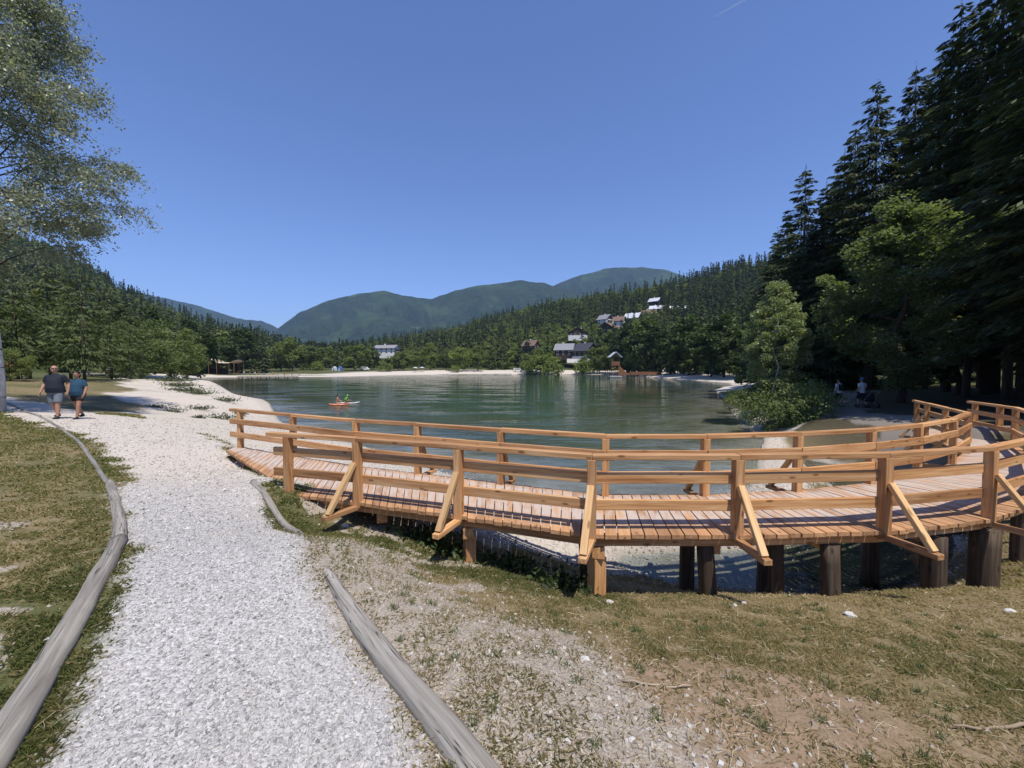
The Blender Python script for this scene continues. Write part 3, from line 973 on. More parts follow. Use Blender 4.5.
    caps = [((-2.0, 6.05), (-2.5, 7.9)), ((-0.62, 5.62), (-0.85, 7.35)), ((1.10, 5.02), (1.3, 6.5)), ((2.62, 5.0), (2.8, 6.45)), ((4.2, 5.0), (4.1, 6.55)), ((5.85, 5.3), (5.4, 6.85)), ((6.95, 5.6), (6.3, 7.1)), ((9.1, 6.8), (8.0, 7.8)), ((11.2, 8.4), (9.9, 8.95)), ((13.1, 10.4), (11.6, 10.4))]
    for ci, (a_, b_) in enumerate(caps):
        ov = 0.04 if ci in (1, 2) else -0.12
        m = B()
        a_, b_ = V2(a_), V2(b_)
        m.bar(a_ + Vector((0, 0, DECK - 0.272)), b_ + Vector((0, 0, DECK - 0.272)), 0.16, 0.15, e0=ov, e1=0.02)
        m.build('cross_beam', M['larch'], bevel=0.006)
    rounds = [(2.62, 5.15, 0.125), (3.66, 5.42, 0.11), (4.2, 5.12, 0.125), (5.78, 5.36, 0.15), (6.75, 5.62, 0.185), (-0.78, 6.95, 0.13), (1.22, 6.05, 0.16), (2.78, 6.25, 0.13), (4.12, 6.4, 0.13), (5.45, 6.7, 0.14), (6.35, 6.95, 0.15),
              (9.0, 6.95, 0.15), (8.1, 7.65, 0.15), (11.0, 8.5, 0.15), (10.0, 8.9, 0.15), (12.9, 10.4, 0.15), (11.8, 10.4, 0.14), (-2.4, 7.6, 0.13)]
    for x, y, r in rounds:
        gz = min(H(x, y), 0.5)
        m = B()
        lean = random.uniform(-0.02, 0.02)
        m.tube([(x + lean * k, y, gz - 0.3 + (DECK - 0.20 - gz + 0.3) * k / 5) for k in range(6)], [r * 0.88 * (1.04 - 0.02 * k) for k in range(6)], 16, wob=0.03)
        m.build('round_pile', M['pile'], smooth=True)
build_bridge()

# ------------------------------------------------------------------ logs edging the path
def log(pts, r0, r1, label, sink=False, lift=0.12):
    P = [Vector(p) for p in pts]
    fine = []
    for a, b in zip(P, P[1:]):
        k = max(2, int((b - a).length / 0.12))
        fine += [a.lerp(b, t / k) for t in range(k)]
    fine.append(P[-1])
    n = len(fine)
    V = []
    for i, p in enumerate(fine):
        r = r0 + (r1 - r0) * i / (n - 1)
        V.append(Vector((p.x, p.y, H(p.x, p.y) + r * lift)))
    zs = [v.z for v in V]
    for i in range(n):
        a, b = max(0, i - 4), min(n, i + 5)
        V[i].z = sum(zs[a:b]) / (b - a)
    if sink:
        for i in range(n):
            V[i].z -= r0 * 1.1 * max(0, 1 - (n - 1 - i) / 9)
    rad = [(r0 + (r1 - r0) * i / (n - 1)) * (1 + 0.05 * math.sin(i * 0.9) + random.uniform(-0.02, 0.02)) for i in range(n)]
    m = MB()
    c = V[n // 2].copy()
    fc = [1 + 0.10 * math.sin(2 * math.pi * k / 18 * 2 + r0 * 90) + random.uniform(-0.05, 0.05) for k in range(18)]
    m.tube([v - c for v in V], rad, 18, wob=0.025, facet=fc)
    o = m.build('edging_log', M['greylog'], smooth=True)
    o.location = c
    return tag(o, label, 'log', 'logs edging the gravel path')
def g(px, py, z=1.5):
    p = at_z(px, py, z + 0.35)
    return (p[0], p[1], 0)
log([g(-25, 800), g(32, 710), g(80, 632), g(108, 578), g(119, 552)], 0.078, 0.066, 'long weathered grey log at the bottom left edge of the gravel path')
log([g(119, 551), g(120, 530, 1.52), g(115, 505, 1.53), g(109, 481, 1.54)], 0.066, 0.056, 'short grey log where the left path edging bends, beyond the long left log')
log([g(108, 480, 1.54), g(94, 460, 1.58), g(76, 442, 1.62), g(58, 429, 1.66), g(40, 418, 1.70)], 0.045, 0.04, 'thin half buried grey log edging the lawn near the walking couple')
log([g(40, 417, 1.71), g(15, 407, 1.78), g(-20, 398, 1.85)], 0.045, 0.04, 'thin grey edging log at the far left corner of the lawn')
log([g(490, 800, 1.48), g(448, 742, 1.48), g(410, 695, 1.47), g(372, 648, 1.46), g(345, 612, 1.45), g(330, 590, 1.43), g(314, 566, 1.41)], 0.076, 0.055, 'long weathered grey log along the right edge of the path, beside the stony bank', sink=True)
log([g(308, 545, 1.38), g(292, 525, 1.36), g(272, 506, 1.33), g(254, 489, 1.31)], 0.045, 0.06, 'half buried grey log beside the near end of the footbridge', lift=0.2)
# ------------------------------------------------------------------ vegetation
def leaf_mesh(name, c, ax, bx, v, mats, extra=None):
    "rhombic leaf faces: centre, half length vector, half width vector"
    n = len(c)
    V = np.stack([c + ax, c + bx, c - ax, c - bx], 1).reshape(-1, 3)
    F = np.arange(4 * n)
    att = {'v': np.repeat(v, 4)}
    return V, F, np.full(n, 4), att

def rand_dirs(n):
    d = rng.normal(size=(n, 3))
    return d / np.linalg.norm(d, axis=1)[:, None]

def leaves_at(c, length, width, up_bias=0.6, droop=0.0):
    "random leaf orientation with faces turned mostly upward"
    n = len(c)
    nrm = rand_dirs(n) + np.array([0, 0, up_bias * 1.6])
    nrm /= np.linalg.norm(nrm, axis=1)[:, None]
    a = np.cross(nrm, rand_dirs(n))
    a /= np.linalg.norm(a, axis=1)[:, None] + 1e-9
    a[:, 2] -= droop
    a /= np.linalg.norm(a, axis=1)[:, None]
    b = np.cross(nrm, a)
    b /= np.linalg.norm(b, axis=1)[:, None] + 1e-9
    s = rng.uniform(0.7, 1.25, n)[:, None]
    return a * length / 2 * s, b * width / 2 * s

M['leaf_birch'] = mat_leaf('birch_leaves', [(0.16, 0.18, 0.145), (0.26, 0.285, 0.24), (0.44, 0.46, 0.40)], 0.45, 0.35, 0.05, 0.5)
M['leaf_broad'] = mat_leaf('broad_leaves', [(0.055, 0.080, 0.028), (0.098, 0.132, 0.048), (0.155, 0.190, 0.078)], 0.4)
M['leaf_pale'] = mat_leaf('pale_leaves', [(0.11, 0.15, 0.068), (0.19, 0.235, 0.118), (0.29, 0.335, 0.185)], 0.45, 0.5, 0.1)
M['leaf_belt'] = mat_leaf('sunlit_far_leaves', [(0.10, 0.14, 0.045), (0.17, 0.215, 0.07), (0.24, 0.28, 0.10)], 0.45, 0.6, 0.3)
M['leaf_bright'] = mat_leaf('light_leaves', [(0.09, 0.125, 0.045), (0.16, 0.20, 0.078), (0.24, 0.28, 0.12)], 0.45, 0.55, 0.2)
M['leaf_young'] = mat_leaf('young_birch_leaves', [(0.16, 0.20, 0.095), (0.27, 0.32, 0.16), (0.40, 0.44, 0.25)], 0.45, 0.4, 0.05, 0.4)
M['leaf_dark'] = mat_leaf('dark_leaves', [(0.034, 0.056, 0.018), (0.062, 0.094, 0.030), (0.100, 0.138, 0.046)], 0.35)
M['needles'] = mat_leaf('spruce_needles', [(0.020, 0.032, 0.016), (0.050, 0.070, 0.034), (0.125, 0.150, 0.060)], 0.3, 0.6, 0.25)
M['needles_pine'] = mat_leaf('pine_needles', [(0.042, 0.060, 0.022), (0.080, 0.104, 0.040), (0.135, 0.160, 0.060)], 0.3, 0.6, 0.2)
M['needles_far'] = mat_leaf('far_conifer_needles', [(0.030, 0.048, 0.019), (0.062, 0.088, 0.034), (0.110, 0.140, 0.054)], 0.25, 0.7, 0.4)
M['leaf_far'] = mat_leaf('far_leaves', [(0.065, 0.098, 0.032), (0.110, 0.150, 0.050), (0.165, 0.205, 0.075)], 0.4, 0.6, 0.35)
M['leaf_weed'] = mat_leaf('weed_leaves', [(0.05, 0.07, 0.035), (0.085, 0.105, 0.055), (0.13, 0.15, 0.085)], 0.25, 0.6, 0.15)

def crown_obj(name, c, L, W, mat, parent, up=0.6, droop=0.0, tone=None):
    ax, bx = leaves_at(c, L, W, up, droop)
    v = rng.uniform(0, 1, len(c)) if tone is None else np.clip(tone + rng.normal(0, 0.18, len(c)), 0, 1)
    V, F, cnt, att = leaf_mesh(name, c, ax, bx, v, None)
    me = mesh_np(name, V, F, cnt, att)
    return link(name, me, parent, [mat])

# ---- spruce with drooping tiers
def spruce(name, Ht, Rad, first, mat, tiers=None, per=7, twig=0.42, parent=None, trunk_r=None, bare=0.0, dens=1.0, width_pow=0.75, wtw=0.17):
    root = empty(name) if parent is None else parent
    tr = trunk_r or Ht * 0.011
    m = MB()
    m.tube([(0.02 * Ht * 0.1 * math.sin(k), 0, Ht * k / 10 - 0.2) for k in range(11)], [tr * (1 - 0.094 * k) for k in range(11)], 10, wob=0.03)
    if bare:     # dead snags on the bare lower trunk
        for k in range(14):
            z = random.uniform(1.5, first + 1)
            a = random.uniform(0, 6.28)
            l = random.uniform(0.4, 1.3)
            m.tube([(0, 0, z), (math.cos(a) * l, math.sin(a) * l, z - l * 0.25)], [0.025, 0.008], 5)
    m.build('trunk', M['bark'], root, smooth=True)
    C, A, B_, T = [], [], [], []
    z = first
    step = 0.034 * Ht if tiers is None else (Ht - first) / tiers
    while z < Ht * 0.985:
        f = (z - first) / (Ht - first)
        rl = Rad * (1 - f) ** width_pow * (0.75 + 0.25 * min(1, f * 6))
        nb = max(4, int(per * (0.55 + 0.6 * (1 - f))))
        a0 = random.uniform(0, 6.28)
        for k in range(nb):
            a = a0 + 6.283 * k / nb + random.uniform(-0.25, 0.25)
            if random.random() < 0.10: continue
            L = max(0.25, rl * random.uniform(0.55, 1.18))
            bt = random.gauss(0, 0.16)
            zz = z + random.uniform(-0.5, 0.5) * step
            n = max(3, int(L / twig * 5.2 * dens))
            t = np.sqrt(rng.uniform(0.02, 1, n))
            dr = random.uniform(0.10, 0.50) * (1.1 - 0.8 * f)
            rad = t * L
            zc = zz + 0.12 * rad - dr * rad * t + 0.10 * L * np.clip(t - 0.8, 0, 1)
            wid = (0.12 + 0.22 * np.sin(np.pi * np.clip(t, 0, 1) ** 0.7)) * L
            off = rng.uniform(-1, 1, n) * wid
            x = rad * math.cos(a) - off * math.sin(a)
            y = rad * math.sin(a) + off * math.cos(a)
            zc = zc - np.abs(off) * 0.25 - rng.uniform(0, 0.10, n) * L * 0.4
            C.append(np.column_stack([x, y, zc]))
            d = np.column_stack([math.cos(a) - off / L * 1.6 * math.sin(a), math.sin(a) + off / L * 1.6 * math.cos(a), np.full(n, -0.15) - rng.uniform(0, 0.95, n)])
            d /= np.linalg.norm(d, axis=1)[:, None]
            s = rng.uniform(0.7, 1.3, n)[:, None] * twig
            A.append(d * s * 0.62)
            side = np.cross(d, np.array([0, 0, 1.0])) + rng.normal(0, 0.45, (n, 3))
            side /= np.linalg.norm(side, axis=1)[:, None]
            B_.append(side * s * wtw)
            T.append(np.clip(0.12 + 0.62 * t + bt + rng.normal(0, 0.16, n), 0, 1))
        z += step * random.uniform(0.8, 1.2)
    # leader
    n = 10
    C.append(np.column_stack([rng.normal(0, 0.05, n), rng.normal(0, 0.05, n), np.linspace(Ht * 0.95, Ht * 1.01, n)]))
    A.append(np.column_stack([rng.normal(0, .3, n), rng.normal(0, .3, n), np.full(n, 1.0)]) * twig * 0.4)
    B_.append(rand_dirs(n) * twig * 0.15)
    T.append(np.full(n, 0.6))
    C, A, B_, T = map(np.concatenate, (C, A, B_, T))
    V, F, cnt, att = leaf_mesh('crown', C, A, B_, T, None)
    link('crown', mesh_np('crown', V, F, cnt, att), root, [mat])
    return root

# ---- broadleaf tree: trunk, limbs, clumps of leaves
def broadleaf(name, Ht, Rad, bole, mat, nclump=40, per=90, L=0.35, W=0.22, shape='round', trunk_r=None, bark='bark', up=0.5, droop=0.0, clump=0.24, with_trunk=True, lean=0.0, fill=0.9, zlow=None):
    root = empty(name)
    tr = trunk_r or Ht * 0.016
    ch = Ht - bole
    cen = []
    tries = 0
    while len(cen) < nclump and tries < nclump * 60:
        tries += 1
        d = rand_dirs(1)[0]
        rr = rng.uniform(0.30, 1.0) ** 0.5
        p = d * rr
        if shape == 'round':
            q = np.array([p[0] * Rad, p[1] * Rad, bole + ch * (0.5 + 0.5 * p[2] * 0.92)])
        elif shape == 'oval':
            zf = (p[2] + 1) / 2
            w = math.sin(math.pi * min(0.97, 0.12 + 0.85 * zf)) ** 0.7
            q = np.array([p[0] * Rad * w, p[1] * Rad * w, bole + ch * zf * 0.97])
        else:   # cone-ish
            zf = rng.uniform(0, 1)
            w = (1 - zf) ** 0.6 * (0.6 + 0.4 * min(1, zf * 5))
            q = np.array([d[0] * rr * Rad * w, d[1] * rr * Rad * w, bole + ch * zf])
        cen.append(q)
    cen = np.array(cen)
    if with_trunk:
        m = MB()
        n = 7
        top = bole + ch * 0.8
        pts = [(lean * (k / n) ** 2 * Ht + 0.02 * Ht * math.sin(k * 1.7) * (k > 0), 0.015 * Ht * math.cos(k * 2.1) * (k > 0), -0.2 + top * k / n) for k in range(n + 1)]
        m.tube(pts, [tr * (1.15 if k == 0 else 1 - 0.11 * k) for k in range(n + 1)], 10, wob=0.04)
        idx = rng.choice(len(cen), size=min(len(cen), 16), replace=False)
        for i in idx:
            e = Vector(cen[i])
            zb = max(bole * 0.75, min(top * 0.95, e.z - 0.5 * math.hypot(e.x, e.y)))
            k = min(n, max(0, (zb + 0.2) / top * n))
            a, b_ = Vector(pts[int(k)]), Vector(pts[min(n, int(k) + 1)])
            s = a.lerp(b_, k - int(k))
            mid = s.lerp(e, 0.5) + Vector((0, 0, -0.06 * (e - s).length))
            m.tube([s, mid, e], [tr * 0.38, tr * 0.22, tr * 0.06], 6)
        m.build('trunk', M[bark], root, smooth=True)
    C, T = [], []
    for q in cen:
        n = int(per * rng.uniform(0.6, 1.4))
        cr = clump * Rad * rng.uniform(0.7, 1.35)
        d = rand_dirs(n) * (rng.uniform(0.15, 1, n) ** 0.45)[:, None]
        pp = q + d * np.array([cr, cr, cr * 0.72])
        C.append(pp)
        base = rng.uniform(0.25, 0.75)
        T.append(np.full(n, base))
    C, T = np.concatenate(C), np.concatenate(T)
    if lean:
        C[:, 0] += lean * Ht * (np.clip(C[:, 2] / Ht, 0, 1)) ** 2
    crown_obj('crown', C, L, W, mat, root, up, droop, T)
    return root

def place(o, x, y, z=None, rz=None, s=1.0, sz=None):
    o.location = (x, y, (H(x, y) if z is None else z) - 0.05)
    o.rotation_euler.z = random.uniform(0, 6.28) if rz is None else rz
    o.scale = (s, s, sz or s)
    return o

used = set()
def plant(proto, x, y, label, cat, group, s=1.0, sz=None, z=None, rz=None):
    if proto.name not in used:
        used.add(proto.name); o = proto
    else:
        o = copy_tree(proto)
    place(o, x, y, z, rz, s, sz)
    return tag(o, label, cat, group)

# ---- tall spruces on the right
sp1 = spruce('spruce_tree', 27, 5.2, 3.5, M['needles'], tiers=46, per=11, twig=0.31, bare=1, width_pow=0.62, dens=2.2, wtw=0.19)
sp2 = spruce('spruce_tree', 27, 3.9, 6.0, M['needles'], tiers=42, per=10, twig=0.31, bare=1, width_pow=0.6, dens=2.2, wtw=0.19)
sp3 = spruce('spruce_tree', 23, 5.6, 1.0, M['needles'], tiers=42, per=11, twig=0.31, width_pow=0.7, dens=2.2, wtw=0.19)
def by_top(px, ptop, y):
    p = at_y(px, ptop, y)
    return p[0], p[2]
SPR = [
    (sp3, 806, 166, 44, 'dark narrow topped spruce at the left end of the tall spruce row'),
    (sp1, 878, 82, 37, 'tall dark spruce with a pointed top standing behind the sunlit broadleaf tree'),
    (sp2, 917, 62, 36, 'tall slim spruce between the pointed spruce and the highest dense spruces'),
    (sp1, 962, 4, 30, 'tall dense spruce whose top just reaches the upper edge of the photo'),
    (sp1, 1008, -75, 27, 'massive dark spruce near the upper right corner, its top cut off by the photo edge'),
    (sp2, 1050, -120, 24, 'spruce at the far right edge with drooping boughs hanging into the photo'),
    (sp3, 845, 150, 45, 'shaded spruce filling the gap beside the pointed spruce'),
    (sp3, 940, 60, 41, 'shaded spruce behind the tall dense spruce at the upper right'),
    (sp2, 988, 60, 38, 'spruce with a long bare trunk at the edge of the forest clearing'),
    (sp3, 788, 212, 50, 'shaded spruce between the young birch top and the leftmost tall spruce'),
    (sp3, 827, 182, 41, 'dense spruce right behind the leftmost tall spruce'),
    (sp1, 856, 128, 43, 'spruce between the leftmost tall spruce and the pointed one'),
    (sp3, 778, 228, 58, 'small dark spruce right behind the silvery young birch'),
]
for proto, px, pt, y, lab in SPR:
    x, zt = by_top(px, pt, y)
    hgt = 27 if proto in (sp1, sp2) else 23
    gz = H(x, y)
    plant(proto, x, y, lab, 'spruce tree', 'tall spruces at the forest edge', s=(zt - gz) / hgt)
# more of the same wood to the right of the frame: they shade the forest path and bridge end
for i, (proto, x, y, s) in enumerate([(sp3, 16.5, 2.5, 0.62), (sp1, 21, 5.5, 0.8), (sp2, 19.5, -1.5, 0.8), (sp1, 25.5, 10.5, 0.95), (sp3, 28.5, 15.5, 1.0), (sp2, 31, 20, 1.0), (sp3, 33, 12, 1.0), (sp1, 27, 3, .9), (sp3, 36, 24, 1.0), (sp2, 20.5, 14.3, 0.9), (sp1, 23.6, 16.2, 1.0)]):
    plant(proto, x, y, 'dark spruce of the wood beyond the right edge of the photo', 'spruce tree', 'spruces beyond the right edge', s=s)
# bare trunks inside the wood
tk = spruce('spruce_tree', 21, 3.4, 7.5, M['needles'], per=7, twig=0.55, bare=1, trunk_r=0.21)
for px, y, s in [(966, 26, 1.0), (980, 31, 1.0), (996, 27.5, 1.05), (1008, 24, 1.1), (1019, 30, 1), (900, 38, 1.0), (872, 47, 1.0), (850, 52, 1.0), (925, 33, 1.0), (940, 40, 1.0), (835, 60, 1.0), (888, 55, 1), (1030, 36, 1), (955, 48, 1)]:
    p = at_y(px, 380, y)
    plant(tk, p[0], y, 'spruce with bare lower trunk standing in the shade of the wood', 'spruce tree', 'shaded trunks inside the wood', s=s)

# sunlit broadleaf before the spruces
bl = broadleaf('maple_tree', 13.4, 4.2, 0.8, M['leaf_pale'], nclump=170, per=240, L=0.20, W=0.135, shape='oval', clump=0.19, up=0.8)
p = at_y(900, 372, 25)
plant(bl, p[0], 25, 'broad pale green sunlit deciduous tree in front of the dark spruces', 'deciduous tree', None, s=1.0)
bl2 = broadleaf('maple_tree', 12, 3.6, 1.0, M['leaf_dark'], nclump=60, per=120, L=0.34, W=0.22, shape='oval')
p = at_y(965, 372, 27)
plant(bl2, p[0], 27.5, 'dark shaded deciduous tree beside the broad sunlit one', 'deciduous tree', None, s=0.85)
p = at_y(1000, 372, 22)

# young silvery birch at the shore
yb = broadleaf('birch_tree', 8.8, 1.8, 0.2, M['leaf_young'], nclump=250, per=125, L=0.13, W=0.085, shape='oval', trunk_r=0.07, bark='birch', up=0.3, clump=0.20)
p = at_y(774, 400, 26)
plant(yb, p[0], 26, 'young birch with pale silvery leaves and a thin light trunk on the right shore', 'birch tree', None, s=1.0)
sh = broadleaf('shrub', 2.0, 1.5, 0.0, M['leaf_bright'], nclump=26, per=110, L=0.13, W=0.075, with_trunk=False, clump=0.4)
sh2 = broadleaf('shrub', 2.4, 1.6, 0.0, M['leaf_dark'], nclump=26, per=110, L=0.14, W=0.08, with_trunk=False, clump=0.4)
for proto, px, py, y, s, lab in [(sh, 792, 424, 21.5, 1.2, 'rounded green shrub in front of the young birch trunk'), (sh, 812, 415, 23.5, 0.95, 'low leafy shrub right of the young birch beside the forest path'),
        (sh2, 760, 408, 27, 0.8, 'dark green shrub at the waterline left of the young birch trunk'), (sh2, 742, 390, 33, 0.9, 'shrub overhanging the right shore furthest from the birch'),
        (sh, 748, 396, 30, 0.8, 'lighter bush on the right shore behind the dark waterline shrub'), (sh2, 802, 405, 28, 1.0, 'dark bush behind the young birch'), (sh, 770, 418, 22.5, .9, 'small low bush at the foot of the young birch')]:
    p = at_y(px, py, y)
    plant(sh if proto is sh else sh2, p[0], y, lab, 'shrub', 'shrubs around the young birch', s=s)

# ---- big birch leaning into the frame at the upper left
def big_birch():
    root = empty('birch_tree')
    Ht = 17
    m = MB()
    pts = [(0.05 * math.sin(k * 1.3), 0.06 * math.cos(k), -0.2 + Ht * k / 12) for k in range(13)]
    m.tube(pts, [0.15 * (1 - k / 13.5) for k in range(13)], 12, wob=0.03)
    C, D = [], []
    tw = MB()
    for k in range(88):
        z = 4.6 + (Ht - 5.0) * (k + random.random()) / 88
        a = random.uniform(0, 6.28)
        f = (z - 4.6) / (Ht - 4.6)
        L = 5.2 * (1 - f) ** 0.55 * (0.62 + 0.38 * min(1, f * 3.5)) * random.uniform(0.75, 1.1)
        rise = random.uniform(0.45, 0.9) + 0.35 * f
        base = Vector((0, 0, z))
        P = []
        for q in range(7):
            t = q / 6
            P.append(base + Vector((math.cos(a) * L * t, math.sin(a) * L * t, L * (rise * t - 0.38 * t * t))) + Vector((random.uniform(-1, 1), random.uniform(-1, 1), random.uniform(-1, 1))) * 0.05 * L * t)
        (m if k % 13 == 0 else tw).tube(P, [0.034 * (1 - 0.5 * f) * (1 - 0.14 * q) for q in range(7)], 6)
        # drooping side twigs with leaves
        nt = int(10 + L * 8)
        for j in range(nt):
            t = random.uniform(0.22, 1.0) ** 0.8
            q = min(5, int(t * 6))
            s = P[q].lerp(P[q + 1], t * 6 - q) if q < 6 else P[6]
            aa = a + random.uniform(-1.5, 1.5)
            l = random.uniform(0.4, 1.5) * (1.15 - 0.45 * t)
            e = s + Vector((math.cos(aa) * l * 0.8, math.sin(aa) * l * 0.8, random.uniform(-0.9, 0.3) * l))
            if j % 3 == 0: tw.tube([s, e], [0.008, 0.003], 4)
            n = int(27 * l) + 9
            tt = rng.uniform(0.15, 1.05, n)[:, None]
            pp = np.array(s) + (np.array(e) - np.array(s)) * tt + rng.normal(0, 0.115, (n, 3)) - np.array([0, 0, 1]) * rng.uniform(0, 0.16, (n, 1))
            C.append(pp)
    m.build('trunk', M['birch'], root, smooth=True)
    tw.build('twigs', M['bark'], root, smooth=True)
    C = np.concatenate(C)
    crown_obj('crown', C, 0.10, 0.062, M['leaf_birch'], root, 0.2, 0.5)
    return root
bb = big_birch()
plant(bb, -19.3, 15.0, 'tall birch with airy silvery crown at the upper left photo edge', 'birch tree', None, rz=0.4)

# ---- pines and shrubby trees on the left
pi1 = spruce('pine_tree', 10, 3.4, 1.7, M['needles_pine'], tiers=17, per=8, twig=0.42, width_pow=0.55, trunk_r=0.13, dens=0.9, wtw=0.13)
pi2 = spruce('pine_tree', 11, 3.0, 1.6, M['needles_pine'], tiers=20, per=8, twig=0.42, width_pow=0.65, trunk_r=0.14, dens=0.9, wtw=0.13)
bd1 = broadleaf('deciduous_tree', 9, 4.2, 0.3, M['leaf_bright'], nclump=55, per=130, L=0.36, W=0.22)
bd2 = broadleaf('deciduous_tree', 10, 3.9, 0.4, M['leaf_dark'], nclump=55, per=120, L=0.38, W=0.24, shape='oval')
PINES = [(pi1, 12, 262, 30, 'pine with layered boughs at the left photo edge, behind the birch trunk'), (pi2, 45, 256, 33, 'tall pine directly behind the walking couple'), (pi1, 80, 270, 31, 'dense pine right of the walking couple with low hanging boughs'),
    (pi2, 108, 286, 36, 'pine with yellowish green boughs at the right end of the pine group'), (pi1, -25, 250, 28, 'pine cut by the left edge of the photo'), (pi2, 66, 268, 40, 'pine standing deeper in the left pine group'), (pi1, 25, 275, 41, 'shaded pine at the back of the left pine group'), (pi2, 128, 300, 44, 'slender pine at the back right of the pine group')]
for proto, px, pt, y, lab in PINES:
    x, zt = by_top(px, pt, y)
    plant(proto, x, y, lab, 'pine tree', 'pines on the left lawn', s=(zt - H(x, y)) / (10 if proto is pi1 else 11))
BRD = [(bd1, 140, 314, 50, 'rounded light green tree at the right end of the left group'), (bd1, 168, 322, 60, 'spreading green tree above the end of the left beach'), (bd2, 120, 305, 58, 'dark tree half hidden behind the left pines'), (bd2, 152, 306, 72, 'tall dark tree behind the rounded light green tree'),
    (bd1, 186, 340, 78, 'low bushy tree in front of the tall dark one beside the beach'), (bd2, 190, 318, 105, 'tall dark tree standing left of the canvas shelter'), (bd1, 8, 345, 27, 'low bright green bush tree beside the birch trunk'), (bd2, -10, 320, 45, 'dark tree behind the low bright bush tree at the left edge')]
for proto, px, pt, y, lab in BRD:
    x, zt = by_top(px, pt, y)
    plant(proto, x, y, lab, 'deciduous tree', 'deciduous trees behind the left beach', s=(zt - H(x, y)) / (9 if proto is bd1 else 10))

plant(bd1, -22.8, 10.6, 'deciduous tree just outside the left photo edge, shading the path', 'deciduous tree', None, s=1.1)

# ---- trees along the far shore
fb1 = broadleaf('deciduous_tree', 14, 6.5, 0.6, M['leaf_belt'], nclump=38, per=75, L=0.95, W=0.62, clump=0.27)
fb2 = broadleaf('deciduous_tree', 17, 5.5, 0.5, M['leaf_belt'], nclump=38, per=75, L=0.95, W=0.62, shape='oval', clump=0.3)
fb3 = broadleaf('deciduous_tree', 16, 6.0, 0.6, M['leaf_dark'], nclump=44, per=85, L=0.85, W=0.55, shape='oval', clump=0.28)
fc1 = spruce('conifer_tree', 22, 4.0, 1.0, M['needles_far'], tiers=20, per=8, twig=1.1, dens=1.3)
fc2 = spruce('conifer_tree', 22, 3.2, 1.5, M['needles_far'], tiers=22, per=7, twig=1.0, dens=1.3)
def row(pxs, tops, ys, kinds, label, cat, group):
    for px, pt, y, k in zip(pxs, tops, ys, kinds):
        x, zt = by_top(px, pt, y)
        hg = {fb1.name: 14, fb2.name: 17, fb3.name: 16}.get(k.name, 22)
        plant(k, x, y, label, cat, group, s=(zt - H(x, y)) / hg)
FAR = [(208, 338, 172, fb3), (222, 330, 182, fb2), (240, 326, 178, fb3), (262, 330, 182, fc1), (250, 322, 195, fc2), (280, 338, 200, fb1), (190, 330, 165, fb3), (292, 336, 218, fb2), (310, 343, 222, fb1), (322, 345, 230, fb1), (337, 344, 228, fc2), (355, 343, 222, fb1), (372, 346, 234, fb2),
    (398, 350, 224, fb1), (415, 349, 226, fb1), (430, 342, 228, fb2), (446, 347, 232, fb1), (462, 345, 222, fb1), (478, 345, 224, fb2), (492, 338, 238, fc1), (505, 333, 240, fc2), (520, 336, 232, fc1), (535, 346, 216, fb1), (548, 350, 214, fb1), (528, 330, 250, fc1), (600, 345, 215, fb1), (590, 352, 212, fb1)]
FAR = [(a, b, c * 1.10, k) for a, b, c, k in FAR]
row([f[0] for f in FAR if f[3] in (fb1, fb2, fb3)], [f[1] for f in FAR if f[3] in (fb1, fb2, fb3)], [f[2] for f in FAR if f[3] in (fb1, fb2, fb3)], [f[3] for f in FAR if f[3] in (fb1, fb2, fb3)],
    'rounded broadleaf tree in the line behind the far beach', 'deciduous tree', 'broadleaf trees behind the far beach')
row([f[0] for f in FAR if f[3] in (fc1, fc2)], [f[1] for f in FAR if f[3] in (fc1, fc2)], [f[2] for f in FAR if f[3] in (fc1, fc2)], [f[3] for f in FAR if f[3] in (fc1, fc2)],
    'dark conifer in the line behind the far beach', 'conifer tree', 'conifers behind the far beach')
RS0 = [(600, 338, 200, fb1), (612, 330, 190, fb3), (628, 322, 180, fb3), (646, 316, 165, fb3), (660, 322, 150, fb3), (675, 308, 160, fc1), (690, 312, 140, fb3), (702, 300, 145, fc1), (712, 318, 120, fb3), (725, 310, 118, fb3), (738, 322, 100, fb3), (752, 318, 88, fb3), (735, 296, 150, fc2), (765, 300, 120, fc1),
    (655, 352, 135, fb1), (695, 350, 112, fb1), (715, 358, 95, fb1), (640, 344, 160, fb1), (742, 345, 75, fb3), (790, 300, 90, fc1), (760, 338, 66, fb3), (775, 330, 62, fb3), (670, 345, 128, fb3), (682, 352, 118, fb3), (728, 350, 88, fb1)]
RS = [(a, b, max(c, 65 / ((a - 512) / 400)) if c > 85 else max(c, 0), d) for a, b, c, d in RS0 if not (c < 100 and a < 735)]
for px, pt, y, k in RS:
    x, zt = by_top(px, pt, y)
    hg = {fb1.name: 14, fb2.name: 17, fb3.name: 16}.get(k.name, 22)
    con = k in (fc1, fc2)
    plant(k, x, y, 'dark conifer among the trees above the right shore' if con else 'dense green tree overhanging the right shore beyond the birch', 'conifer tree' if con else 'deciduous tree',
          'conifers above the right shore' if con else 'broadleaf trees along the right shore', s=(zt - H(x, y)) / hg, sz=None)
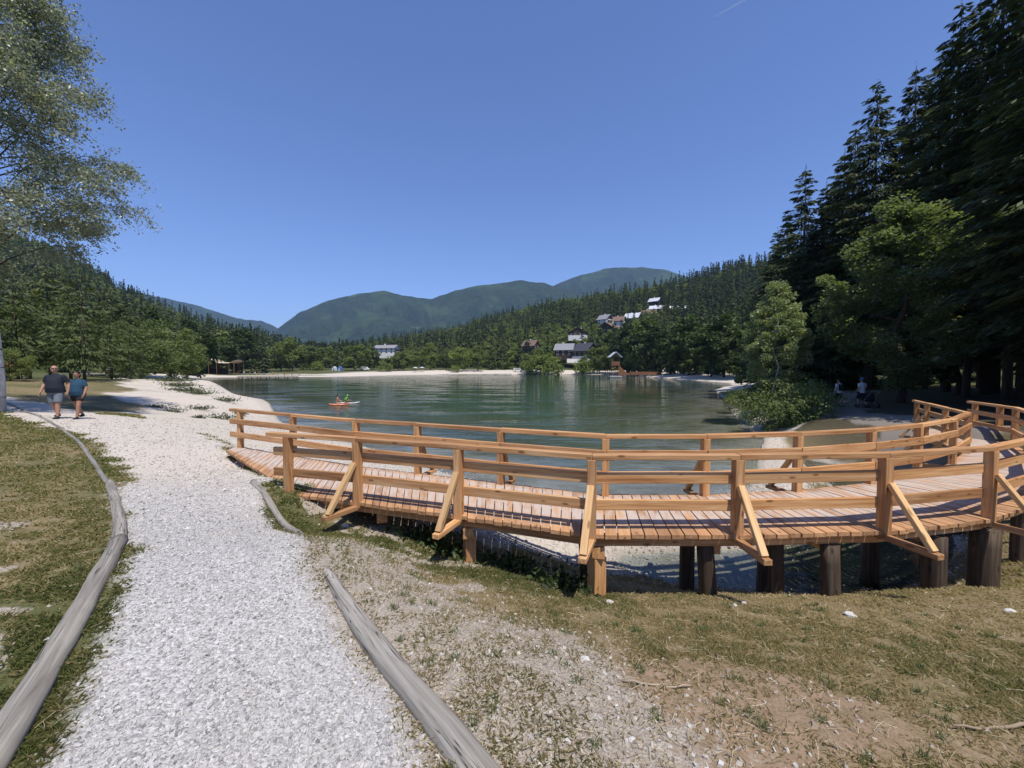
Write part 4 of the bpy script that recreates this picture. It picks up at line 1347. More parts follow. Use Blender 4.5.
# reed bush standing at the far waterline
rb = broadleaf('shrub', 4, 3.0, 0.0, M['leaf_belt'], nclump=20, per=60, L=0.5, W=0.3, with_trunk=False, clump=0.4)
for px, pt, y, lab in [(536, 357, 207, 'round bush standing at the far waterline'), (552, 362, 206, 'smaller bush beside the round one at the far waterline'), (582, 362, 208, 'light green bush below the dark chalets'), (318, 362, 214, 'pale green spreading bush behind the far left beach'), (304, 364, 216, 'small bush beside the pale spreading bush on the far beach'), (384, 362, 214, 'yellow green bush behind the far beach'), (455, 366, 214, 'low bush among the bathers on the far beach')]:
    y *= 1.103
    x, zt = by_top(px, pt, y)
    s = (zt - H(x, y)) / 4
    plant(rb, x, y, lab, 'shrub', 'bushes on the far shore', s=s)

# ---- hill forest: uncountable, one object per hill side, instanced
def merged_tree(proto, name):
    bm_me = []
    V, F, cnt, v, mi = [], [], [], [], []
    n = 0
    mats = []
    for c in kids(proto):
        me = c.data
        co = np.empty(len(me.vertices) * 3, np.float32); me.vertices.foreach_get('co', co)
        li = np.empty(len(me.loops), np.int32); me.loops.foreach_get('vertex_index', li)
        lt = np.empty(len(me.polygons), np.int32); me.polygons.foreach_get('loop_total', lt)
        V.append(co.reshape(-1, 3)); F.append(li + n); cnt.append(lt)
        a = np.full(len(me.vertices), 0.5, np.float32)
        if 'v' in me.attributes: me.attributes['v'].data.foreach_get('value', a)
        v.append(a)
        mi.append(np.full(len(lt), len(mats))); mats.append(me.materials[0])
        n += len(me.vertices)
    me = mesh_np(name, np.concatenate(V), np.concatenate(F), np.concatenate(cnt), {'v': np.concatenate(v)}, mat_idx=np.concatenate(mi))
    for m_ in mats: me.materials.append(m_)
    return bpy.data.objects.new(name, me)       # never linked: only drawn as instances

def low_proto(kind, i):
    if kind == 'c':
        r = spruce('tmp', 20, 3.2 + 0.5 * i, 0.5, M['needles_far'], tiers=11, per=6, twig=1.7, dens=0.9, wtw=0.28)
    else:
        r = broadleaf('tmp', 16, 5.5, 0.5, M['leaf_belt'], nclump=22, per=28, L=1.5, W=1.05, clump=0.32, shape='oval' if i else 'round')
    o = merged_tree(r, 'hill_conifer' if kind == 'c' else 'hill_broadleaf')
    for c in kids(r): bpy.data.objects.remove(c)
    bpy.data.objects.remove(r)
    return o
PROT = {'c0': low_proto('c', 0), 'c1': low_proto('c', 1), 'b0': low_proto('b', 0), 'b1': low_proto('b', 1)}

def instancer(name, pts, scl, src):
    n = len(pts)
    me = bpy.data.meshes.new(name)
    me.vertices.add(n)
    me.vertices.foreach_set('co', np.asarray(pts, np.float32).ravel())
    a = me.attributes.new('scl', 'FLOAT', 'POINT'); a.data.foreach_set('value', np.asarray(scl, np.float32))
    a = me.attributes.new('rot', 'FLOAT_VECTOR', 'POINT')
    rot = np.zeros((n, 3), np.float32); rot[:, 2] = rng.uniform(0, 6.28, n)
    a.data.foreach_set('vector', rot.ravel())
    o = link(name, me)
    ng = bpy.data.node_groups.new(name, 'GeometryNodeTree')
    ng.interface.new_socket('Geometry', in_out='INPUT', socket_type='NodeSocketGeometry')
    ng.interface.new_socket('Geometry', in_out='OUTPUT', socket_type='NodeSocketGeometry')
    N = ng.nodes.new
    gi, go = N('NodeGroupInput'), N('NodeGroupOutput')
    inst, oi = N('GeometryNodeInstanceOnPoints'), N('GeometryNodeObjectInfo')
    oi.inputs['Object'].default_value = src
    oi.inputs['As Instance'].default_value = True
    na, nb = N('GeometryNodeInputNamedAttribute'), N('GeometryNodeInputNamedAttribute')
    na.data_type = 'FLOAT'; na.inputs[0].default_value = 'scl'
    nb.data_type = 'FLOAT_VECTOR'; nb.inputs[0].default_value = 'rot'
    Lk = ng.links.new
    Lk(gi.outputs[0], inst.inputs['Points'])
    Lk(oi.outputs['Geometry'], inst.inputs['Instance'])
    Lk(na.outputs[0], inst.inputs['Scale'])
    Lk(nb.outputs[0], inst.inputs['Rotation'])
    Lk(inst.outputs[0], go.inputs[0])
    md = o.modifiers.new('trees', 'NODES')
    md.node_group = ng
    tag(o, kind='stuff')
    return o

HOUSES = []     # (x, y, clearing radius), filled below before the forest is sown
def sow(fn, u0, u1, Ya, Yb, count, conif, keep):
    u = rng.uniform(u0, u1, count * 3)
    Y0_, Y1_ = Ya(u), Yb(u)
    Y = np.sqrt(rng.uniform(0, 1, len(u)) * (Y1_ ** 2 - Y0_ ** 2) + Y0_ ** 2)
    x = u * Y
    z = fn(u, Y)
    ok = (z > height(x, y=Y, fine=False) - 0.5) | (Y > 300)
    ok &= z > 0
    ok &= keep(u, Y, x, z)
    idx = np.where(ok)[0][:count]
    x, Y, z, u = x[idx], Y[idx], z[idx], u[idx]
    pc = np.clip(conif + (fbm(x, Y, 60, 17, 3) - 0.5) * 2.0, 0.03, 0.97)
    pc = np.clip(pc + 0.45 * smooth(u, 0.38, 0.5), 0, 0.97)
    con = rng.uniform(0, 1, len(x)) < pc
    k = rng.integers(0, 2, len(x))
    s = rng.uniform(0.6, 1.15, len(x)) * (0.8 + 0.45 * fbm(x, Y, 40, 23, 2))
    P = np.column_stack([x, Y, z - 0.4])
    for key, sel in (('c0', con & (k == 0)), ('c1', con & (k == 1)), ('b0', ~con & (k == 0)), ('b1', ~con & (k == 1))):
        if sel.any():
            instancer('forest', P[sel], s[sel] * (1.0 if key[0] == 'c' else 0.85), PROT[key])
# ------------------------------------------------------------------ houses on the hillside
def on_hill(px, py, fn, lo=150, hi=520):
    "where the sight line of a measured photo point meets the hillside"
    d = ray(px, py)
    best = None
    for Y in np.arange(lo, hi, 2.0):
        p = np.array([0, 0, EYE]) + d * (Y / d[1])
        u = p[0] / Y
        if p[2] < float(fn(np.array([u]), np.array([Y]))[0]):
            return p
    return np.array([0, 0, EYE]) + d * (hi / d[1])

def house(px, pbase, width, depth, wall_h, roof_h, rz, wallm, roofm, label, floors=2, Y=None, base=None, chimney=True, fn=None, group='houses on the wooded hillside'):
    if Y is None:
        p = on_hill(px, pbase, fn or h_right)
    else:
        p = at_y(px, pbase, Y)
    x, y, z = p
    HOUSES.append((x, y, max(width, depth) * 0.75 + 3))
    r = empty('chalet_house', (x, y, z), rz)
    tag(r, label, 'house', group)
    if Y and Y > 370: r.scale = (1.3, 1.3, 1.3)
    w, d = width / 2, depth / 2
    m = MB()
    # gabled wall body: front gable along x
    poly = [(-w, -d, -3), (w, -d, -3), (w, -d, wall_h), (0, -d, wall_h + roof_h * 0.93), (-w, -d, wall_h)]
    m.prism([Vector(q) for q in poly][::-1], (0, depth, 0))
    m.build('wall', wallm, r)
    if base:
        m = MB()
        m.bar((-w - 0.15, 0, -1.2), (w + 0.15, 0, -1.2), depth + 0.3, 4.4)
        m.build('base_storey', base, r)
    if roof_h > 3:
        m = MB()
        m.prism([Vector((-w * 0.98, -d - 0.06, wall_h * 0.98)), Vector((w * 0.98, -d - 0.06, wall_h * 0.98)), Vector((0, -d - 0.06, wall_h + roof_h * 0.92))], (0, 0.12, 0))
        m.build('gable', M['darkwood'], r)
    ov = 0.9
    m = MB()
    k = roof_h / w
    for s in (-1, 1):
        a = Vector((0, 0, wall_h + roof_h + 0.12)); b = Vector((s * (w + ov), 0, wall_h - ov * k + 0.12))
        n = (b - a).cross(Vector((0, 1, 0))).normalized()
        m.bar(a, b, depth + 2 * ov, 0.22, up=n if n.z > 0 else -n)
    rf = m.build('roof', roofm, r)
    if chimney:
        m = MB()
        m.box((w * 0.35, d * 0.3, wall_h + roof_h * 0.4), 0.8, 0.8, roof_h * 0.6 + 1.1)
        m.build('chimney', M['white'], rf)
    nf = max(1, int(width // 3.2))
    for fl in range(floors):
        zc = wall_h * (fl + 0.55) / floors
        for i in range(nf):
            xx = (i + 0.5) / nf * width - w
            m = MB()
            m.bar((xx - 0.6, -d - 0.02, zc), (xx + 0.6, -d - 0.02, zc), 0.1, 1.3)
            f = m.build('window', M['white'], r)
            m = MB()
            m.bar((xx - 0.48, -d - 0.085, zc), (xx + 0.48, -d - 0.085, zc), 0.03, 1.06)
            m.build('pane', M['glass'], f)
    nd = max(1, int(depth // 3.4))
    for fl in range(floors):
        zc = wall_h * (fl + 0.55) / floors
        for i in range(nd):
            yy = (i + 0.5) / nd * depth - d
            for s in (-1, 1):
                m = MB()
                m.bar((s * (w + 0.02), yy - 0.7, zc), (s * (w + 0.02), yy + 0.7, zc), 0.1, min(1.3, wall_h / floors * 0.6))
                f = m.build('window', M['white'], r)
                m = MB()
                m.bar((s * (w + 0.085), yy - 0.55, zc), (s * (w + 0.085), yy + 0.55, zc), 0.03, min(1.06, wall_h / floors * 0.48))
                m.build('pane', M['glass'], f)
    if floors > 1:
        m = MB()
        m.bar((-w * 0.9, -d - 0.75, wall_h * 0.5), (w * 0.9, -d - 0.75, wall_h * 0.5), 1.3, 0.18)
        m.bar((-w * 0.9, -d - 1.36, wall_h * 0.5 + 0.55), (w * 0.9, -d - 1.36, wall_h * 0.5 + 0.55), 0.06, 0.95)
        m.build('balcony', M['darkwood'], r)
    return r

W_, DW, OW = M['white'], M['darkwood'], M['oldwood']
house(565, 356, 10, 12, 4.4, 4.0, 1.2, DW, M['greyroof'], 'dark timber chalet with pale grey roof left of the large dark chalet', Y=278)
house(585, 358, 12, 12, 5.0, 4.8, 0.75, DW, M['darkroof'], 'large dark timber chalet with long balconies on a white base above the far shore', Y=270, base=W_)
house(578, 337, 15, 12, 3.2, 4.6, -0.2, DW, M['brownroof'], 'timber house with a wide brown gable on a white base just above the dark chalets', Y=337, floors=1, base=W_)
house(605, 325, 9, 9, 4.5, 3.6, 0.7, W_, M['greyroof'], 'tall white house with grey roof at the left of the upper village', Y=424)
house(619, 326, 9, 8, 4.0, 3.4, 1.1, W_, M['brownroof'], 'white house with brown roof between the tall white one and the metal roofed one', Y=419)
house(609, 334, 13, 11, 4.0, 4.0, -0.7, DW, M['brownroof'], 'low brown wooden house below the tall white house', Y=382, floors=1)
house(633, 321, 9, 11, 2.4, 3.8, 0.9, DW, M['metalroof'], 'reddish house with a pale blue grey metal roof in the upper village', Y=424)
house(649, 317, 8, 11, 2.4, 3.2, 1.2, DW, M['brownroof'], 'long brown house right of the metal roofed house', Y=435, floors=1)
house(657, 311, 7, 11, 1.8, 2.8, 1.1, DW, M['metalroof'], 'white house with bright curved looking roof below the topmost house', Y=456, floors=1)
house(655, 303, 7, 9, 1.5, 3.0, 0.8, DW, M['metalroof'], 'topmost small house with a bright white roof on the hillside', Y=488, floors=1)
house(679, 312, 8, 13, 1.8, 3.0, 1.35, DW, M['metalroof'], 'house with a long bright white roof at the right end of the village', Y=424, floors=1)
house(387, 354, 8, 15, 4.0, 2.0, 1.35, W_, M['greyroof'], 'wide white hotel building showing between trees behind the far beach', Y=278, group='buildings behind the far beach')
house(531, 349, 8, 9, 2.5, 3.4, 1.0, DW, M['brownroof'], 'small red brown house half hidden in trees behind the far beach', Y=278, group='buildings behind the far beach', floors=1)

HX = np.array(HOUSES)
def keep_clear(u, Y, x, z):
    ok = np.ones(len(u), bool)
    for hx, hy, r in HX:
        du = np.abs(u - hx / hy)
        ok &= ~((np.hypot(x - hx, Y - hy) < r) | ((du < (r * 0.85) / hy) & (Y < hy) & (Y > hy - 22)))
    return ok
def keep_left(u, Y, x, z):
    return keep_clear(u, Y, x, z)
def keep_right(u, Y, x, z):
    return keep_clear(u, Y, x, z) & (Y > np.interp(u, [-0.6, 0.2, 0.4, 0.6, 0.9, 1.5], [256, 255, 212, 152, 80, 64]))
sow(h_left, -1.75, -0.3, lambda u: LY0(u) + 8, lambda u: LYR(u) * 1.04, 4200, 0.55, keep_left)
sow(h_right, -0.55, 1.35, lambda u: RY0(u), lambda u: RYR(u) * 1.04, 8500, 0.46, keep_right)
def garden_wall():
    p = at_y(578, 360.5, 260)
    r = empty('garden_wall', (p[0], 260, p[2]), 0.05)
    tag(r, 'low white wall in front of the dark timber chalets', 'wall')
    m = MB(); m.box((0, 0, -1.4), 14.5, 0.4, 2.6); m.build('wall_body', M['white'], r)
    m = MB(); m.box((0, 0, 1.2), 14.8, 0.6, 0.15); m.build('coping', M['greyroof'], r)
garden_wall()
# ------------------------------------------------------------------ finding the ground under a measured photo point
def on_ground(px, py, t0=1.0, t1=320):
    d = ray(px, py)
    Y = np.geomspace(t0, t1, 2500)
    P = np.array([0, 0, EYE]) + d[None] * (Y / d[1])[:, None]
    g_ = np.maximum(height(P[:, 0], P[:, 1]), 0)
    k = np.argmax(P[:, 2] < g_)
    return P[k][0], P[k][1], g_[k]

# ------------------------------------------------------------------ people: one skin surface each, clothes and hair over it
def bake(o, voxel, smooth=2):
    m = o.modifiers.new('r', 'REMESH')
    m.mode = 'VOXEL'; m.voxel_size = voxel; m.use_smooth_shade = True
    if smooth:
        s = o.modifiers.new('s', 'SMOOTH'); s.factor = 0.5; s.iterations = smooth
    dg = bpy.context.evaluated_depsgraph_get()
    me = bpy.data.meshes.new_from_object(o.evaluated_get(dg))
    old = o.data
    o.modifiers.clear()
    mats = list(old.materials)
    o.data = me
    me.materials.clear()
    for k in mats: me.materials.append(k)
    me.polygons.foreach_set('use_smooth', np.ones(len(me.polygons), dtype=bool))
    me.polygons.foreach_set('material_index', np.zeros(len(me.polygons), dtype=np.int32))
    return o

def loft(m, rings, seg=16):
    vs, fs = [], []
    for cx, cy, z, rx, ry in rings:
        for k in range(seg):
            t = 2 * math.pi * k / seg
            vs.append((cx + rx * math.cos(t), cy + ry * math.sin(t), z))
    for i in range(len(rings) - 1):
        for k in range(seg):
            k2 = (k + 1) % seg
            fs.append((i * seg + k, i * seg + k2, (i + 1) * seg + k2, (i + 1) * seg + k))
    fs.append(tuple(range(seg - 1, -1, -1)))
    b = (len(rings) - 1) * seg
    fs.append(tuple(b + k for k in range(seg)))
    m.add(vs, fs)

POSE_WALK = dict(step=0.20, arm=0.14)
def person(label, shirt, shorts, hair, height_=1.75, girth=1.0, female=False, step=0.2, arm=0.12, skin='skin', voxel=0.012, head_turn=0.0, hat=None, sunglasses=False, shoes=(0.03, 0.03, 0.035),
           sleeve=0.45, short_len=0.62, hand=True, grp=None, bag=None, bald=False, elbow_bend=0.12):
    k = height_ / 1.75
    r = empty('person')
    tag(r, label, 'person', grp)
    gw = girth
    sw = 0.185 if female else 0.205
    J = {}
    for s, nm in ((-1, 'l'), (1, 'r')):
        st = step * s
        J['hip' + nm] = Vector((s * 0.095 * (1 + 0.15 * (gw - 1)), 0, 0.92))
        J['kne' + nm] = Vector((s * 0.105, -0.5 * st - 0.05, 0.50))
        J['ank' + nm] = Vector((s * 0.10, -st + (0.10 if st < 0 else 0), 0.085 + (0.05 if st < 0 else 0)))
        J['sho' + nm] = Vector((s * sw * (0.82 + 0.1 * gw), 0.01, 1.395))
        J['elb' + nm] = Vector((s * (sw + 0.07 + 0.05 * (gw - 1)), 0.05 + arm * s * 0.6, 1.14))
        J['wri' + nm] = Vector((s * (sw + 0.085 + 0.05 * (gw - 1)), -elbow_bend + arm * s * 1.2, 0.90))
    torso = [(0, 0.0, 0.84, 0.13 * gw, 0.10 * gw), (0, 0.0, 0.92, 0.165 * gw, 0.125 * gw), (0, -0.02 * gw, 1.02, 0.155 * gw * (0.93 if female else 1.02), 0.125 * gw * (1 + 0.25 * (gw - 1))), (0, -0.02 * gw, 1.14, 0.15 * gw * (0.93 if female else 1), 0.12 * gw * (1 + 0.2 * (gw - 1))),
             (0, -0.01, 1.27, 0.160 * (0.4 + 0.6 * gw), 0.12 * gw * 0.98), (0, 0.0, 1.37, 0.165 * (0.6 + 0.4 * gw), 0.105), (0, 0.005, 1.44, 0.105, 0.075), (0, 0.005, 1.48, 0.06, 0.058)]
    m = MB()
    loft(m, torso)
    m.tube([(0, 0.005, 1.44), (0, -0.005, 1.56)], [0.058, 0.054], 12)
    hc = Vector((0, -0.015, 1.645))
    m.ball(hc, 0.078, 0.096, 0.108, 14, 10)
    m.ball(hc + Vector((0, -0.03, -0.055)), 0.058, 0.062, 0.055, 12, 8)
    rot = Matrix.Rotation(head_turn, 3, 'Z')
    fwd = rot @ Vector((0, -1, 0)); sd = rot @ Vector((1, 0, 0))
    m.ball(hc + fwd * 0.100 + Vector((0, 0, -0.012)), 0.014, 0.018, 0.020, 8, 6)          # nose
    m.ball(hc + fwd * 0.086 + Vector((0, 0, -0.052)), 0.022, 0.014, 0.009, 8, 6)          # mouth
    m.ball(hc + fwd * 0.084 + Vector((0, 0, 0.030)), 0.050, 0.016, 0.010, 8, 6)           # brow
    for s in (-1, 1):
        m.ball(hc + sd * (s * 0.080) + Vector((0, 0, -0.005)), 0.012, 0.020, 0.028, 8, 6)  # ears
    lw = 1.0 + 0.35 * (gw - 1)
    for nm in 'lr':
        m.tube([J['hip' + nm] + Vector((0, 0, 0.03)), J['hip' + nm].lerp(J['kne' + nm], 0.5), J['kne' + nm]], [0.092 * lw, 0.076 * lw, 0.054 * lw], 12)
        m.ball(J['kne' + nm], 0.056 * lw, 0.056 * lw, 0.056 * lw, 10, 6)
        m.tube([J['kne' + nm], J['kne' + nm].lerp(J['ank' + nm], 0.32) + Vector((0, 0.015, 0)), J['ank' + nm]], [0.053 * lw, 0.058 * lw, 0.036], 12)
        m.ball(J['ank' + nm] + Vector((0, -0.05, -0.045)), 0.042, 0.115, 0.035, 10, 6)
        m.tube([J['sho' + nm], J['sho' + nm].lerp(J['elb' + nm], 0.5), J['elb' + nm]], [0.056 * lw, 0.048 * lw, 0.040 * lw], 12)
        m.ball(J['sho' + nm], 0.060 * lw, 0.060, 0.060, 10, 6)
        m.ball(J['elb' + nm], 0.041 * lw, 0.041 * lw, 0.041 * lw, 10, 6)
        m.tube([J['elb' + nm], J['elb' + nm].lerp(J['wri' + nm], 0.3), J['wri' + nm]], [0.040 * lw, 0.041 * lw, 0.027], 12)
        w = J['wri' + nm]
        d = (w - J['elb' + nm]).normalized()
        s = -1 if nm == 'l' else 1
        pc = w + d * 0.045
        m.ball(pc, 0.020, 0.040, 0.050, 10, 6)
        if hand:
            for f, (oy, ln) in enumerate([(-0.030, 0.068), (-0.010, 0.078), (0.010, 0.073), (0.029, 0.058)]):
                a = pc + d * 0.035 + Vector((0, oy, 0))
                b_ = a + d * ln * 0.55 + Vector((-s * 0.006, 0, 0))
                c = b_ + (d + Vector((-s * 0.6, 0, 0))).normalized() * ln * 0.45
                m.tube([a, b_, c], [0.0095, 0.0090, 0.0075], 8)
            a = pc + Vector((-s * 0.008, -0.034, 0.02))
            m.tube([a, a + Vector((-s * 0.018, -0.026, -0.024)), a + Vector((-s * 0.020, -0.030, -0.058))], [0.012, 0.0105, 0.008], 8)
    body = bake(m.build('body', M[skin], r), voxel, 1 if hand else 2)
    # shirt
    m = MB()
    e = 0.018
    loft(m, [(cx, cy, z - (0.05 if i == 0 else 0), rx + e + (0.012 if z < 1.1 else 0), ry + e + (0.012 if z < 1.1 else 0)) for i, (cx, cy, z, rx, ry) in enumerate([torso[1]] + torso[2:7])] + [(0, 0.005, 1.485, 0.075, 0.072)])
    for nm in 'lr':
        en = J['sho' + nm].lerp(J['elb' + nm], sleeve + 0.25)
        m.ball(J['sho' + nm], 0.070 * lw, 0.072, 0.066, 10, 6)
        m.tube([J['sho' + nm], en], [0.068 * lw, 0.066 * lw], 12)
    bake(m.build('shirt', shirt, r), max(voxel, 0.014), 2)
    # shorts
    m = MB()
    loft(m, [(0, 0, 0.82, 0.12 * gw + 0.03, 0.10 * gw + 0.02), (0, 0, 0.92, 0.167 * gw + 0.022, 0.127 * gw + 0.022), (0, -0.01, 1.0, 0.156 * gw + 0.015, 0.122 * gw + 0.015)])
    for nm in 'lr':
        en = J['hip' + nm].lerp(J['kne' + nm], short_len / 0.62 * 0.9)
        m.tube([J['hip' + nm] + Vector((0, 0, 0.02)), J['hip' + nm].lerp(en, 0.5), en], [0.112 * lw, 0.104 * lw, 0.096 * lw], 14)
    bake(m.build('shorts', shorts, r), max(voxel, 0.014), 1)
    # hair or hat
    if hat is not None:
        m = MB()
        m.ball(hc + Vector((0, 0.005, 0.045)), 0.092, 0.108, 0.085, 14, 8)
        m.tube([hc + Vector((0, 0, 0.032)), hc + Vector((0, 0, 0.045))], [0.165, 0.10], 18)
        m.build('hat', hat, r, smooth=True)
    m = MB()
    if bald:
        m.ball(hc + Vector((0, 0.045, -0.01)) - fwd * 0.01, 0.080, 0.062, 0.06, 14, 8)
    else:
        m.ball(hc - fwd * 0.016 + Vector((0, 0, 0.030)), 0.087, 0.098, 0.092, 14, 8, wob=0.04)
        if female:
            m.ball(hc - fwd * 0.05 + Vector((0, 0, -0.04)), 0.083, 0.062, 0.10, 14, 8, wob=0.05)
    m.build('hair', hair, r, smooth=True)
    if sunglasses:
        m = MB()
        for s in (-1, 1):
            m.ball(hc + fwd * 0.094 + sd * (s * 0.032) + Vector((0, 0, 0.016)), 0.026, 0.012, 0.018, 10, 6)
            m.bar(hc + fwd * 0.088 + sd * (s * 0.06) + Vector((0, 0, 0.02)), hc + fwd * 0.0 + sd * (s * 0.086) + Vector((0, 0, 0.012)), 0.006, 0.008)
        m.build('sunglasses', M['glass'], r)
    else:
        m = MB()
        for s in (-1, 1):
            m.ball(hc + fwd * 0.086 + sd * (s * 0.032) + Vector((0, 0, 0.010)), 0.011, 0.008, 0.007, 8, 6)
        m.build('eyes', M['glass'], r)
    for nm in 'lr':
        m = MB()
        m.ball(J['ank' + nm] + Vector((0, -0.05, -0.042)), 0.050, 0.135, 0.045, 12, 8)
        m.tube([J['ank' + nm] + Vector((0, 0, -0.03)), J['ank' + nm] + Vector((0, 0, 0.02))], [0.05, 0.045], 10)
        m.build('shoe', shoe_mat(shoes), r, smooth=True)
    if bag is not None:
        m = MB()
        m.bar((-0.13, 0.15, 1.22), (0.13, 0.15, 1.22), 0.13, 0.38)
        for s in (-1, 1):
            m.tube([(s * 0.10, 0.12, 1.40), (s * 0.12, 0.02, 1.50), (s * 0.12, -0.13, 1.38), (s * 0.13, -0.12, 1.15), (s * 0.13, 0.10, 1.05)], 0.018, 6)
        m.build('backpack', bag, r, bevel=0.03)
    r.scale = (k, k, k)
    return r

_SH = {}
def shoe_mat(c):
    if c not in _SH:
        _SH[c] = cloth('shoe_leather', c)
    return _SH[c]

def stand(r, px, py, rz, z=None, Y=None):
    if Y is None:
        x, y, gz = on_ground(px, py)
    else:
        p = at_y(px, py, Y); x, y = p[0], Y
        gz = H(x, y)
    r.location = (x, y, (gz if z is None else z))
    r.rotation_euler.z = rz
    return r

M['navy'] = cloth('navy_cotton', (0.018, 0.022, 0.035))
M['greyblue'] = cloth('grey_blue_denim', (0.15, 0.17, 0.20), 0.3)
M['teal'] = cloth('teal_blouse', (0.020, 0.062, 0.105), 0.3)
M['black'] = cloth('black_cotton', (0.015, 0.015, 0.018))
M['hairdark'] = cloth('dark_hair', (0.018, 0.013, 0.010))
M['hairgrey'] = cloth('grey_hair', (0.22, 0.20, 0.18))
M['whitecl'] = cloth('white_cotton', (0.55, 0.55, 0.56))
M['bluecl'] = cloth('blue_cotton', (0.06, 0.16, 0.38))
M['redcl'] = cloth('red_cotton', (0.42, 0.05, 0.045))
M['greencl'] = cloth('bright_green_vest', (0.10, 0.62, 0.05))
M['orange'] = mat_plain('orange_board', (0.72, 0.20, 0.06), 0.4, spec=0.5)
M['boardwhite'] = mat_plain('white_board', (0.78, 0.74, 0.70), 0.4, spec=0.5)

man = person('man in navy T-shirt and grey blue shorts walking on the path beside a woman', M['navy'], M['greyblue'], M['hairgrey'], 1.76, 1.32, step=0.14, arm=0.06, head_turn=0.6, sunglasses=True, bald=True, voxel=0.009, short_len=0.62, elbow_bend=0.05)
stand(man, 57, 419, 0.30)
woman = person('woman with dark hair, teal blouse and black shorts walking beside the man', M['teal'], M['black'], M['hairdark'], 1.60, 1.28, female=True, step=0.24, arm=-0.10, voxel=0.009, skin='skin_tan', short_len=0.40, elbow_bend=0.05)
stand(woman, 79, 419, 0.25)
w1 = person('walker in pale shirt and dark shorts seen from behind on the shaded forest path', M['whitecl'], M['black'], M['hairdark'], 1.74, 1.15, step=0.16, voxel=0.02, hand=True, bag=M['black'])
stand(w1, 838, 409, math.pi + 0.2, Y=24.5)
w2 = person('walker in white shirt and blue hat pushing a dark pushchair on the forest path', M['whitecl'], M['navy'], M['hairdark'], 1.74, 1.05, step=0.14, voxel=0.02, hand=True, hat=M['bluecl'], elbow_bend=0.28)
stand(w2, 861, 409, math.pi + 0.1, Y=23.5)
w3 = person('distant walker in pale clothes half hidden behind the shrubs by the young birch', M['whitecl'], M['greyblue'], M['hairdark'], 1.72, 1.0, step=0.16, voxel=0.022, hand=True)
stand(w3, 811, 400, math.pi, Y=33)

def pushchair():
    p = at_y(869, 410, 23.2)
    r = empty('pushchair', (p[0], 23.3, H(p[0], 23.3)), math.pi)
    tag(r, 'dark rounded pushchair beside the walker with the blue hat', 'pushchair')
    m = MB()
    loft(m, [(0, 0, 0.35, 0.20, 0.30), (0, -0.02, 0.45, 0.23, 0.36), (0, 0.05, 0.62, 0.23, 0.30), (0, 0.12, 0.80, 0.20, 0.22), (0, 0.12, 0.90, 0.10, 0.12)])
    m.build('seat', M['black'], r, smooth=True)
    m = MB()
    for s in (-1, 1):
        m.tube([(s * 0.24, -0.38, 0.12), (s * 0.24, 0.1, 0.5), (s * 0.24, 0.52, 1.0)], 0.014, 6)
        m.tube([(s * 0.24, 0.36, 0.12), (s * 0.24, 0.0, 0.45)], 0.014, 6)
    m.tube([(-0.24, 0.52, 1.0), (0.24, 0.52, 1.0)], 0.016, 6)
    m.build('frame', M['greyroof'], r)
    for sx in (-1, 1):
        for sy in (-0.38, 0.36):
            m = MB()
            m.tube([(sx * 0.255, sy, 0.12), (sx * 0.295, sy, 0.12)], 0.12, 16)
            m.build('wheel', M['black'], r)
pushchair()

# people and a table under the left pines
small = person('person', M['redcl'], M['black'], M['hairdark'], 1.7, 1.0, voxel=0.035, hand=False, step=0.08, arm=0.05, grp=None)
def clone_person(px, py, rz, label, shirt, shorts, grp=None, Y=None, z=None, s=1.0, skin=None):
    o = copy_tree(small)
    for c in kids(o):
        if c.name.startswith('shirt'):
            c.data = c.data.copy(); c.data.materials[0] = shirt
        if c.name.startswith('shorts'):
            c.data = c.data.copy(); c.data.materials[0] = shorts
    o.scale = (s * 0.97,) * 3
    stand(o, px, py, rz, z, Y)
    o['label'] = label; o['category'] = 'person'
    if grp: o['group'] = grp
    elif 'group' in o: del o['group']
    return o
clone_person(9, 372, 0.5, 'person in red top standing under the pines at the left photo edge', M['redcl'], M['greyblue'], Y=33)
clone_person(15, 373, 2.0, 'person in dark clothes among the group under the left pines', M['black'], M['black'], Y=32)
clone_person(24, 374, 1.0, 'person in dark top and white shorts under the left pines', M['black'], M['whitecl'], Y=30)
clone_person(109, 374, 0.2, 'lone person in pale clothes standing by the picnic table left of the beach', M['whitecl'], M['whitecl'], Y=56)
clone_person(198, 377, 0.4, 'person in blue standing on the beach in front of the canvas shelter', M['bluecl'], M['bluecl'], Y=105)
clone_person(284.5, 377, 0.4, 'bather standing on the dark jetty, nearer its right end', M['redcl'], M['skin'], Y=157, z=0.47)
clone_person(292, 377, 2.4, 'bather in dark swimwear standing at the right tip of the dark jetty', M['skin'], M['black'], Y=157, z=0.47)
LB = [(238, M['redcl']), (244, M['whitecl']), (250, M['skin']), (255, M['whitecl']), (258, M['redcl']), (264, M['bluecl']), (269, M['whitecl']), (273, M['skin']), (278, M['bluecl']), (299, M['redcl']), (305, M['whitecl']), (310, M['black']), (346, M['skin']), (363, M['redcl']), (391, M['bluecl']), (396, M['skin']), (418, M['redcl']),
      (440, M['skin']), (446, M['redcl']), (449, M['black']), (457, M['skin']), (462, M['whitecl']), (474, M['redcl']), (481, M['skin'])]
names = {M['redcl'].name: 'red', M['whitecl'].name: 'white', M['skin'].name: 'bare chested', M['bluecl'].name: 'blue', M['black'].name: 'black'}
